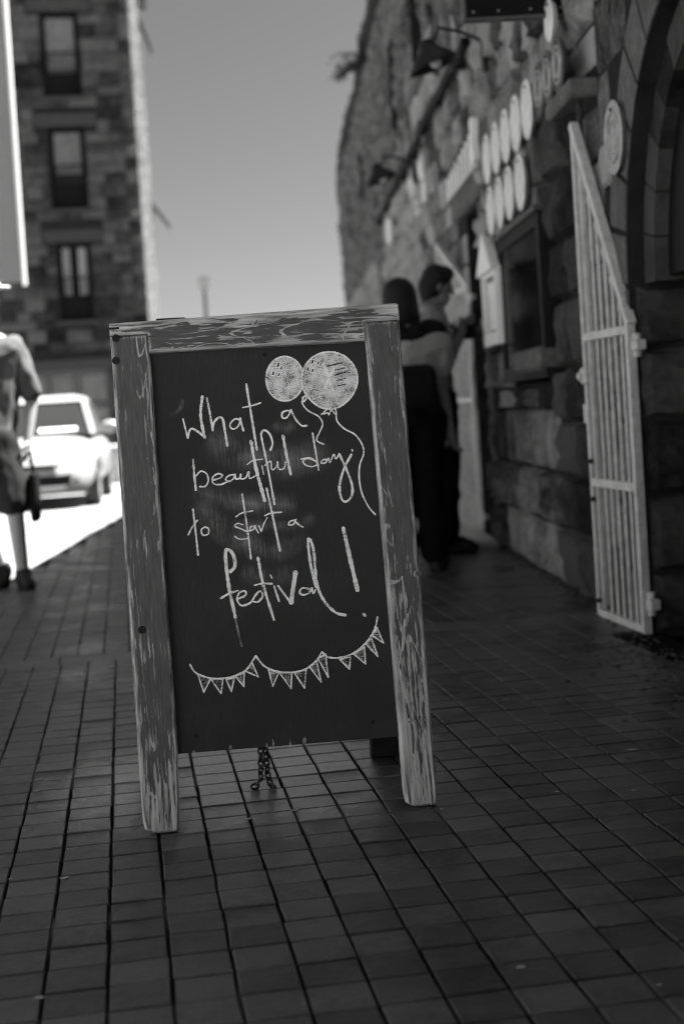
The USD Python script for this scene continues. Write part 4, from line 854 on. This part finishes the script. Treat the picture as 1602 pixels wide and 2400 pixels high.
# distant house and street lamp
hs = thing('far_house', 'distant house whose dark roof end just shows above the chalkboard', 'house', (1.0, 52, RZ))
obj('wall', cbox(-2.2, 1.0, 0, 8, 0, 3.6, .02), MAT['kerb'], hs); obj('roof', hull([(-2.6, -.4, 3.61), (1.55, -.4, 3.61), (-2.6, 8.4, 3.61), (1.55, 8.4, 3.61), (-2.4, -.4, 6.1), (-2.4, 8.4, 6.1)][:4] + [(-.6, -.4, 5.25), (-.6, 8.4, 5.25)]), MAT['roof'], hs)
obj('window', cbox(-.2, .6, -.03, -.005, 1, 2.2), MAT['black'], hs)
sl_ = thing('street_lamp', 'lone street lamp post against the pale sky behind the chalkboard', 'street lamp', (2.84, 45, RZ))
obj('post', tube((0, 0, 0), (0, 0, 5.0), .075, .05), MAT['darkmetal'], sl_); obj('lantern', hull([(x_*.11, y_*.11, 5.0) for x_ in (-1, 1) for y_ in (-1, 1)] + [(x_*.17, y_*.17, 5.36) for x_ in (-1, 1) for y_ in (-1, 1)]), MAT['metal'], sl_); obj('cap', hull([(x_*.19, y_*.19, 5.365) for x_ in (-1, 1) for y_ in (-1, 1)] + [(0, 0, 5.52)]), MAT['darkmetal'], sl_)
# unseen pale building, added on the left to bounce sunlight onto the board
ph = thing('pale_building', 'added unseen pale building on the left, bouncing sunlight into the lane', 'building', (-8.5, -16, 0))
obj('wall', cbox(-6, 0, 0, 27, -.02, 7.5, .03), MAT['render'], ph); obj('roof', cbox(-6.3, .3, -.3, 27.3, 7.505, 7.75, .02), MAT['roof'], ph)
for yy in np.arange(2, 26, 3.2):
    for zz in (1., 4.3): w_ = obj('window', cbox(.002, .04, yy, yy+1.1, zz, zz+1.7, .01), MAT['frame'], ph)
# banner at the far left
bn = thing('street_banner', 'tall grey street banner with a white edge pole at the far left', 'banner', (-2.55, 20, RZ))
obj('pole', tube((0, .06, 0), (0, .06, 9.2), .05), MAT['metal'], bn)
for z in (3.12, 8.6): obj('arm', tube((.0, .06, z), (1.34, .06, z), .02), MAT['metal'], bn)
obj('cloth', cbox(.08, 1.33, 0, .012, 3.07, 8.62, .003), MAT['banner'], bn)
obj('edge_pole', tube((1.362, .005, 3.02), (1.362, .005, 8.7), .03), MAT['white'], bn)

# ------------------------------------------------------------------ white car
car = thing('parked_car', 'small white hatchback car facing the viewer on the sunny road', 'car', (-1.17, 18.35, RZ), -3.0)
def loft(stations, n=28, p=3.2):
    V, F = [], []
    for y_, hw, z0, z1 in stations:
        for k in range(n):
            t = 2*np.pi*k/n; c, s = math.cos(t), math.sin(t)
            V.append((hw*np.sign(c)*abs(c)**(2/p), y_, (z0+z1)/2+(z1-z0)/2*np.sign(s)*abs(s)**(2/p)))
    for i in range(len(stations)-1):
        for k in range(n):
            a, b = i*n+k, i*n+(k+1) % n; F += [[a, b, b+n], [a, b+n, a+n]]
    o = (len(stations)-1)*n
    for k in range(1, n-1): F += [[0, k+1, k], [o, o+k, o+k+1]]
    t = trimesh.Trimesh(np.array(V), np.array(F), process=True); trimesh.repair.fix_normals(t)
    return m3.Manifold(m3.Mesh(np.array(t.vertices, np.float32), np.array(t.faces, np.uint32)))
body = loft([(0, .40, .30, .46), (.03, .54, .25, .53), (.10, .66, .21, .60), (.26, .755, .18, .70), (.55, .80, .18, .82), (.95, .825, .18, .93), (1.3, .83, .18, .97), (2.0, .835, .18, .98), (3.0, .825, .18, .99), (3.4, .79, .2, .95), (3.62, .70, .26, .85), (3.70, .58, .34, .70)])
for wy in (.68, 3.02):
    for sx in (-1, 1): body = body - tube((sx*.55, wy, .30), (sx*1.0, wy, .30), .345, n=28)
obj('body', body, MAT['car'], car, smooth=40)
gl = hull([(sx*w, y_, z_) for sx in (-1, 1) for w, y_, z_ in ((.72, .98, .93), (.76, 1.4, .95), (.76, 3.0, .95), (.70, 3.52, .92), (.56, 1.72, 1.42), (.56, 3.0, 1.42))])
obj('window_glass', gl, MAT['carglass'], car)
obj('roof', hull([(sx*w, y_, z_) for sx in (-1, 1) for w, y_, z_ in ((.575, 1.64, 1.395), (.575, 3.08, 1.395), (.53, 1.78, 1.47), (.53, 2.95, 1.47), (.45, 1.74, 1.485), (.45, 2.9, 1.485))]), MAT['car'], car, smooth=40)
for sx in (-1, 1):
    obj('pillar', cat_([hull([(sx*x_+dx, y_, z_) for x_, y_, z_ in ((.735, .95, .94), (.58, 1.66, 1.42)) for dx in (-.035, .035)] + [(sx*x_, y_+.12, z_+.01) for x_, y_, z_ in ((.745, .95, .94), (.59, 1.66, 1.42))])]), MAT['car'], car)
    obj('pillar', hull([(sx*x_, y_+dy, z_) for x_, y_, z_ in ((.775, 2.85, .95), (.57, 2.8, 1.42), (.74, 3.45, .93), (.56, 3.05, 1.42)) for dy in (0, .03)]), MAT['car'], car)
    obj('mirror', sph((sx*.95, 1.12, 1.02), (.125, .07, .085), 16), MAT['car'], car, smooth=True)
    obj('headlight', hull([(sx*.44, .13, .56), (sx*.62, .17, .55), (sx*.755, .40, .70), (sx*.62, .34, .745), (sx*.48, .22, .66), (sx*.66, .30, .58)]), MAT['lampglass'], car)
    obj('fog_light', sph((sx*.52, .06, .36), (.07, .04, .035), 12), MAT['black'], car)
    for wy in (.68, 3.02):
        wh = obj('wheel', tube((sx*.62, wy, .30), (sx*.80, wy, .30), .30, n=28), MAT['rubber'], car, smooth=40)
        obj('rim', tube((sx*.79, wy, .30), (sx*.806, wy, .30), .20, n=20), MAT['rim'], wh)
obj('grille', hull([(sx*w, y_, z_) for sx in (-1, 1) for w, y_, z_ in ((.36, -.012, .585), (.38, -.006, .545), (.3, .05, .56))]), MAT['black'], car)
obj('lower_grille', hull([(sx*w, y_, z_) for sx in (-1, 1) for w, y_, z_ in ((.50, .02, .45), (.46, -.02, .43), (.44, -.022, .33), (.48, .0, .31), (.4, .12, .40))]), MAT['black'], car)
obj('bumper_skirt', hull([(sx*w, y_, z_) for sx in (-1, 1) for w, y_, z_ in ((.55, .02, .30), (.70, .16, .28), (.68, .2, .19), (.52, .06, .20))]), MAT['trim'], car)
obj('sun_shade', hull([(x_, y_, z_) for x_ in (.02, .52) for y_, z_ in ((.985, 1.0), (.995, .97), (1.06, 1.04))]), MAT['white'], car)
obj('badge', sph((0, -.004, .64), (.05, .02, .04), 12), MAT['metal'], car)

# ------------------------------------------------------------------ people
def bones(J, R_, chains, n=12):
    m = None
    for ch_ in chains:
        for a, b in zip(ch_[:-1], ch_[1:]):
            A = m3.Manifold.sphere(R_[a], n).translate(list(map(float, J[a]))); B = m3.Manifold.sphere(R_[b], n).translate(list(map(float, J[b])))
            h = m3.Manifold.batch_hull([A, B]); m = h if m is None else m + h
    return m
def finish(m, e=.03, it=8):
    t = to_tm(m.refine_to_length(e)); t = trimesh.Trimesh(t.vertices, t.faces, process=True)
    trimesh.smoothing.filter_taubin(t, iterations=it); return t
def hand(J, R_, chains, w, d, side, pre, curl=.6):
    """palm and five fingers hanging from wrist w along d; side = thumb direction"""
    w, d, side = (np.array(q, float) for q in (w, d, side)); d /= np.linalg.norm(d); side -= d*(side @ d); side /= np.linalg.norm(side); nrm = np.cross(d, side)
    J[pre+'p'] = w + d*.045; R_[pre+'p'] = .026
    for k in range(4):
        o = side*(.024-.016*k); l = (.075, .085, .08, .065)[k]
        a, b, c = pre+f'f{k}a', pre+f'f{k}b', pre+f'f{k}c'
        J[a] = w + d*.085 + o; R_[a] = .0105
        J[b] = J[a] + (d*math.cos(curl*.6) + nrm*math.sin(curl*.6))*l*.55; R_[b] = .009
        J[c] = J[b] + (d*math.cos(curl*1.5) + nrm*math.sin(curl*1.5))*l*.5; R_[c] = .008
        chains += [[pre+'p', a, b, c]]
    J[pre+'ta'] = w + d*.035 + side*.032; R_[pre+'ta'] = .013; J[pre+'tb'] = J[pre+'ta'] + (d*.8+side*.45+nrm*.3)*.035; R_[pre+'tb'] = .0105; J[pre+'tc'] = J[pre+'tb'] + (d*.9+nrm*.4)*.03; R_[pre+'tc'] = .009
    chains += [[pre+'p', pre+'ta', pre+'tb', pre+'tc']]
def person(label, loc, J, skin, face, hair_fn, clothes, group=None):
    """J: joints (local metres). face: unit direction the head looks at"""
    t = thing('person', label, 'person', loc, 0, group)
    R_ = dict(pel=.105, hipL=.088, hipR=.088, kneL=.056, kneR=.056, ankL=.038, ankR=.038, toeL=.03, toeR=.03, heeL=.034, heeR=.034, wai=.105, che=.125, shL=.058, shR=.058, elL=.040, elR=.040, wrL=.028, wrR=.028, nek=.055, hd0=.06)
    chains = [['hipL', 'pel', 'hipR'], ['pel', 'wai', 'che', 'nek', 'hd0'], ['shL', 'che', 'shR'], ['shL', 'nek', 'shR'], ['hipL', 'wai', 'hipR'], ['shL', 'wai', 'shR'],
              ['hipL', 'kneL', 'ankL', 'toeL'], ['ankL', 'heeL', 'toeL'], ['hipR', 'kneR', 'ankR', 'toeR'], ['ankR', 'heeR', 'toeR'], ['shL', 'elL', 'wrL'], ['shR', 'elR', 'wrR']]
    J = {k: np.array(v, float) for k, v in J.items()}
    base_ch = [list(c) for c in chains]
    f = np.array(face, float); f /= np.linalg.norm(f); up = np.array([0, 0, 1.]) - f*f[2]; up /= np.linalg.norm(up); rt = np.cross(f, up)
    for sd in 'LR':
        d = J['wr'+sd]-J['el'+sd]; hand(J, R_, chains, J['wr'+sd], d, J.get('thumb'+sd, f), 'h'+sd, J.get('curl'+sd, np.array(.5)).item() if 'curl'+sd in J else .6); chains += [['wr'+sd, 'h'+sd+'p']]
    h = J['head']                         # centre of the head
    m = bones(J, R_, chains)
    skull = sph(h+up*.02-f*.012, 1., 20) if False else m3.Manifold.sphere(1., 20).scale([.075, .095, .112])
    # orient: local x -> rt, y -> f, z -> up
    Mx = np.stack([rt, f, up], 1)
    def place(man, c): return man.transform(np.hstack([Mx, np.asarray(c, float)[:, None]]))
    head = place(skull, h+up*.015) + place(m3.Manifold.sphere(1., 16).scale([.055, .065, .07]), h-up*.06+f*.028) + place(m3.Manifold.batch_hull([m3.Manifold.sphere(.011, 8).translate([0, .085, .022]), m3.Manifold.sphere(.017, 8).translate([0, .104, -.022])]), h)
    for s in (-1, 1): head = head + place(m3.Manifold.sphere(1., 10).scale([.012, .022, .033]).translate([s*.076, -.005, .0]), h)
    head = head + m3.Manifold.batch_hull([m3.Manifold.sphere(.052, 12).translate(list(map(float, h-up*.07-f*.01))), m3.Manifold.sphere(.056, 12).translate(list(map(float, J['nek'])))])
    b = obj('body', finish(m+head, .022, 6), MAT[skin], t, smooth=True)
    for s in (-1, 1): obj('eye', place(m3.Manifold.sphere(.0115, 10).translate([s*.031, .079, .018]), h), MAT['eye'], b)
    obj('mouth', place(m3.Manifold.sphere(1., 10).scale([.022, .008, .007]).translate([0, .092, -.055]), h), MAT['lip'], b)
    for nm, mat, man in hair_fn(h, f, up, rt, place): obj(nm, finish(man, .02, 4), MAT[mat], t, smooth=True)
    def cloth(nm, mat, chs, grow, extra=None, e=.028):
        rr = {k: v+grow for k, v in R_.items()}
        if extra: rr.update(extra)
        q = bones(J, rr, chs); tt = finish(q, e, 4); v = tt.vertices.copy()
        n_ = meshkit.fbm(v*np.array([20, 20, 11.]), 3, 4)-.5; tt.vertices = v + tt.vertex_normals*n_[:, None]*.040
        return obj(nm, tt, MAT[mat], t, smooth=True)
    clothes(t, J, R_, cloth, place, h)
    return t
def mid(a, b, k): return np.array(a)*(1-k)+np.array(b)*k

# person A: dark bob, seen from behind, pale sleeve, right arm hanging with a strap
ax, ay = 1.60, 7.85
JA = dict(pel=(0, 0, .90), hipL=(-.09, 0, .86), hipR=(.09, 0, .86), kneL=(-.09, .03, .47), kneR=(.085, .02, .47), ankL=(-.09, -.01, .08), ankR=(.09, -.03, .08), heeL=(-.09, -.03, .035), heeR=(.09, -.05, .035), toeL=(-.07, .15, .03), toeR=(.16, .10, .03),
          wai=(0, 0, 1.06), che=(0, .0, 1.25), shL=(-.17, 0, 1.34), shR=(.155, .0, 1.33), elL=(-.23, .06, 1.08), wrL=(-.16, .25, 1.02), elR=(.185, -.02, 1.02), wrR=(.225, .02, .80), nek=(0, 0, 1.40), hd0=(0, .01, 1.46), head=(-.02, .02, 1.52), thumbR=(-.3, .9, 0))
def hairA(h, f, up, rt, place):
    c = m3.Manifold.batch_hull([m3.Manifold.sphere(.098, 16).translate([0, -.012, .045]), m3.Manifold.sphere(.088, 16).translate([0, -.03, -.06]), m3.Manifold.sphere(.06, 12).translate([.05, -.025, -.105]), m3.Manifold.sphere(.06, 12).translate([-.05, -.025, -.105])])
    return [('hair', 'hair', place(c, h))]
def clothesA(t, J, R_, cloth, place, h):
    J['slR'] = mid(J['shR'], J['elR'], .55); R_['slR'] = .05; J['slL'] = mid(J['shL'], J['elL'], .55); R_['slL'] = .05
    J['ancR'] = J['ankR']+[0, 0, .03]; R_['ancR'] = .05; J['ancL'] = J['ankL']+[0, 0, .03]; R_['ancL'] = .05
    cloth('shirt', 'darkcloth', [['pel', 'wai', 'che'], ['shL', 'che', 'shR'], ['hipL', 'wai', 'hipR'], ['shL', 'wai', 'shR']], .030)
    cloth('sleeve', 'palecloth', [['shR', 'slR']], .020); cloth('sleeve', 'palecloth', [['shL', 'slL']], .018)
    J['y1'] = J['shL']+np.array([.03, -.04, -.05]); J['y2'] = J['shR']+np.array([0, -.05, -.05]); R_['y1'] = .085; R_['y2'] = .085; J['y3'] = (J['y1']+J['y2'])/2+np.array([.02, -.05, -.10]); R_['y3'] = .07; J['y4'] = J['shR']+np.array([.02, .03, -.02]); R_['y4'] = .06; J['y5'] = J['shL']+np.array([-.02, .03, -.01]); R_['y5'] = .06; R_['y1'] = R_['y2'] = .062; J['y3'] = np.array([-.02, -.055, 1.205]); R_['y3'] = .085; J['y6'] = J['shR']+np.array([.0, -.02, -.07]); R_['y6'] = .065; cloth('shawl', 'palecloth', [['y3', 'y6'], ['y3', 'slR'], ['y6', 'slR']], .042)
    cloth('trousers', 'trousers', [['hipL', 'pel', 'hipR'], ['hipL', 'kneL', 'ancL'], ['hipR', 'kneR', 'ancR']], .034)
    for s in 'LR': cloth('shoe', 'shoe', [['ank'+s, 'hee'+s, 'toe'+s], ['ank'+s, 'toe'+s]], .012)
    obj('backpack', m3.Manifold.batch_hull([sph((x_, -.19, z_), (.05, .05, .06), 10) for x_ in (-.08, .07) for z_ in (.98, 1.10)]), MAT['darkcloth'], t, smooth=True)
person('person with a dark bob seen from behind, pale shawl, black trousers, one arm hanging', (ax, ay, 0), JA, 'skin_dark', (-.15, 1, -.05), hairA, clothesA)
bg = thing('hand_bag', 'slim pale bag on a looped strap hanging from the lowered hand', 'bag', (ax+.20, ay+.06, 0))
obj('strap', pipe([(.03, 0, .72), (.0, 0, .70), (-.045, 0, .66), (-.075, .0, .60), (-.07, 0, .52)], .016), MAT['bag'], bg, smooth=True)
obj('pouch', m3.Manifold.batch_hull([sph((x_, 0, z_), (.03, .025, .04), 10) for x_ in (-.085, -.05) for z_ in (.22, .46)]), MAT['plaque'], bg, smooth=True)
# person B: short dark hair, in profile, holding up a camera
bx0, by0 = 1.93, 8.7
JB = dict(pel=(0, 0, .98), hipL=(0, .09, .94), hipR=(0, -.09, .94), kneL=(.02, .09, .51), kneR=(.03, -.09, .51), ankL=(-.02, .09, .085), ankR=(.0, -.10, .085), heeL=(-.04, .09, .035), heeR=(-.03, -.10, .035), toeL=(.18, .09, .03), toeR=(.17, -.12, .03),
          wai=(0, 0, 1.15), che=(.0, 0, 1.36), shL=(.01, .18, 1.46), shR=(.01, -.18, 1.45), elL=(.10, .20, 1.20), wrL=(.18, .08, 1.35), elR=(.05, -.24, 1.18), wrR=(.17, -.10, 1.35), nek=(.01, 0, 1.53), hd0=(.03, 0, 1.58), head=(.06, 0, 1.665), thumbR=(0, .3, 1), thumbL=(0, -.3, 1))
def hairB(h, f, up, rt, place):
    c = m3.Manifold.batch_hull([m3.Manifold.sphere(.094, 16).translate([0, -.01, .052]), m3.Manifold.sphere(.086, 16).translate([0, -.035, -.01]), m3.Manifold.sphere(.05, 12).translate([0, -.045, -.075])]) + m3.Manifold.batch_hull([m3.Manifold.sphere(.05, 12).translate([x_, .045, .085]) for x_ in (-.035, .035)] + [m3.Manifold.sphere(.05, 12).translate([0, -.03, .08])])
    return [('hair', 'hair', place(c, h))]
def clothesB(t, J, R_, cloth, place, h):
    J['slR'] = mid(J['shR'], J['elR'], .8); R_['slR'] = .05; J['slL'] = mid(J['shL'], J['elL'], .8); R_['slL'] = .05
    J['ancR'] = J['ankR']+[0, 0, .03]; R_['ancR'] = .05; J['ancL'] = J['ankL']+[0, 0, .03]; R_['ancL'] = .05
    cloth('shirt', 'shirt', [['pel', 'wai', 'che', 'nek'], ['shL', 'che', 'shR'], ['hipL', 'wai', 'hipR'], ['shL', 'wai', 'shR'], ['shL', 'slL'], ['shR', 'slR']], .016, dict(nek=.066))
    cloth('trousers', 'trousers', [['hipL', 'pel', 'hipR'], ['hipL', 'kneL', 'ancL'], ['hipR', 'kneR', 'ancR']], .034)
    for s in 'LR': cloth('shoe', 'shoe', [['ank'+s, 'hee'+s, 'toe'+s], ['ank'+s, 'toe'+s]], .012)
    obj('collar', trimesh.creation.torus(.075, .022, 20, 8).apply_translation(J['nek']+[.0, 0, -.005]), MAT['palecloth'], t, smooth=True)
    obj('neck_strap', pipe([J['nek']+[-.02, -.07, 0], J['nek']+[.09, -.07, -.10], (.2, -.05, 1.36), (.24, 0, 1.34)], .010), MAT['darkcloth'], t, smooth=True)
person('person in profile with short dark hair and grey shirt, lifting a small camera', (bx0, by0, 0), JB, 'skin_dark', (1, .05, -.18), hairB, clothesB)
cm = thing('hand_camera', 'small black camera held up in both hands by the person in profile', 'camera', (bx0+.245, by0-.01, 1.37), 0)
obj('camera_body', cbox(-.03, .03, -.065, .065, -.04, .045, .01), MAT['black'], cm); obj('lens', tube((.03, 0, 0), (.085, 0, 0), .032, n=16), MAT['trim'], cm)
# person C: man walking at the left edge
cx0, cy0 = -.83, 8.65
JC = dict(pel=(0, 0, .97), hipL=(.10, 0, .93), hipR=(-.10, 0, .93), kneL=(.17, -.05, .52), kneR=(-.10, .04, .51), ankL=(.19, .02, .09), ankR=(.06, .20, .11), heeL=(.19, .05, .035), heeR=(.06, .23, .06), toeL=(.23, -.14, .03), toeR=(.06, .06, .03),
          wai=(0, 0, 1.13), che=(.02, 0, 1.34), shL=(.215, 0, 1.42), shR=(-.19, 0, 1.43), elL=(.315, .03, 1.14), wrL=(.275, -.02, .88), elR=(-.27, -.02, 1.15), wrR=(-.25, -.12, .90), nek=(.02, -.01, 1.53), hd0=(.03, -.02, 1.58), head=(.08, -.03, 1.71), thumbL=(-.2, -1, 0), thumbR=(.2, -1, 0))
def hairC(h, f, up, rt, place):
    c = m3.Manifold.batch_hull([m3.Manifold.sphere(.088, 16).translate([0, -.02, .05]), m3.Manifold.sphere(.075, 16).translate([0, -.04, .0])])
    hat = m3.Manifold.batch_hull([m3.Manifold.sphere(.09, 18).translate([0, -.01, .085]), m3.Manifold.cylinder(.02, .10, .10, 24).translate([0, 0, .07])]) + m3.Manifold.cylinder(.012, .155, .15, 28).translate([0, 0, .07])
    return [('hair', 'hair', place(c, h)), ('hat', 'greyhair', place(hat, h))]
def clothesC(t, J, R_, cloth, place, h):
    for s in 'LR':
        J['sl'+s] = mid(J['sh'+s], J['el'+s], .9); R_['sl'+s] = .052; J['kn2'+s] = mid(J['hip'+s], J['kne'+s], .96); R_['kn2'+s] = .078
    cloth('shirt', 'shirt_dark', [['pel', 'wai', 'che', 'nek'], ['shL', 'che', 'shR'], ['hipL', 'wai', 'hipR'], ['shL', 'wai', 'shR'], ['shL', 'slL'], ['shR', 'slR'], ['hipL', 'pel', 'hipR'], ['shL', 'hipL'], ['shR', 'hipR']], .022, dict(nek=.068, shL=.085, shR=.085))
    cloth('shorts', 'shorts', [['hipL', 'pel', 'hipR'], ['hipL', 'kn2L'], ['hipR', 'kn2R']], .028)
    for s in 'LR': cloth('shoe', 'shoe', [['ank'+s, 'hee'+s, 'toe'+s], ['ank'+s, 'toe'+s]], .010)
person('person walking at the left edge in a grey shirt, dark shorts and a pale hat', (cx0, cy0, 0), JC, 'skin', (.1, -1, -.05), hairC, clothesC)
tb = thing('carried_bag', 'dark soft bag carried at the side of the walking person', 'bag', (cx0+.29, cy0+.02, .38))
obj('bag_body', m3.Manifold.batch_hull([sph((x_, y_, z_), .02, 8) for x_ in (-.006, .006) for y_ in (-.10, .12) for z_ in (.03, .28)]), MAT['darkcloth'], tb, smooth=True)
obj('handle', pipe([(0, -.06, .29), (-.01, -.04, .42), (-.01, .02, .42), (0, .08, .29)], .008), MAT['darkcloth'], tb, smooth=True)
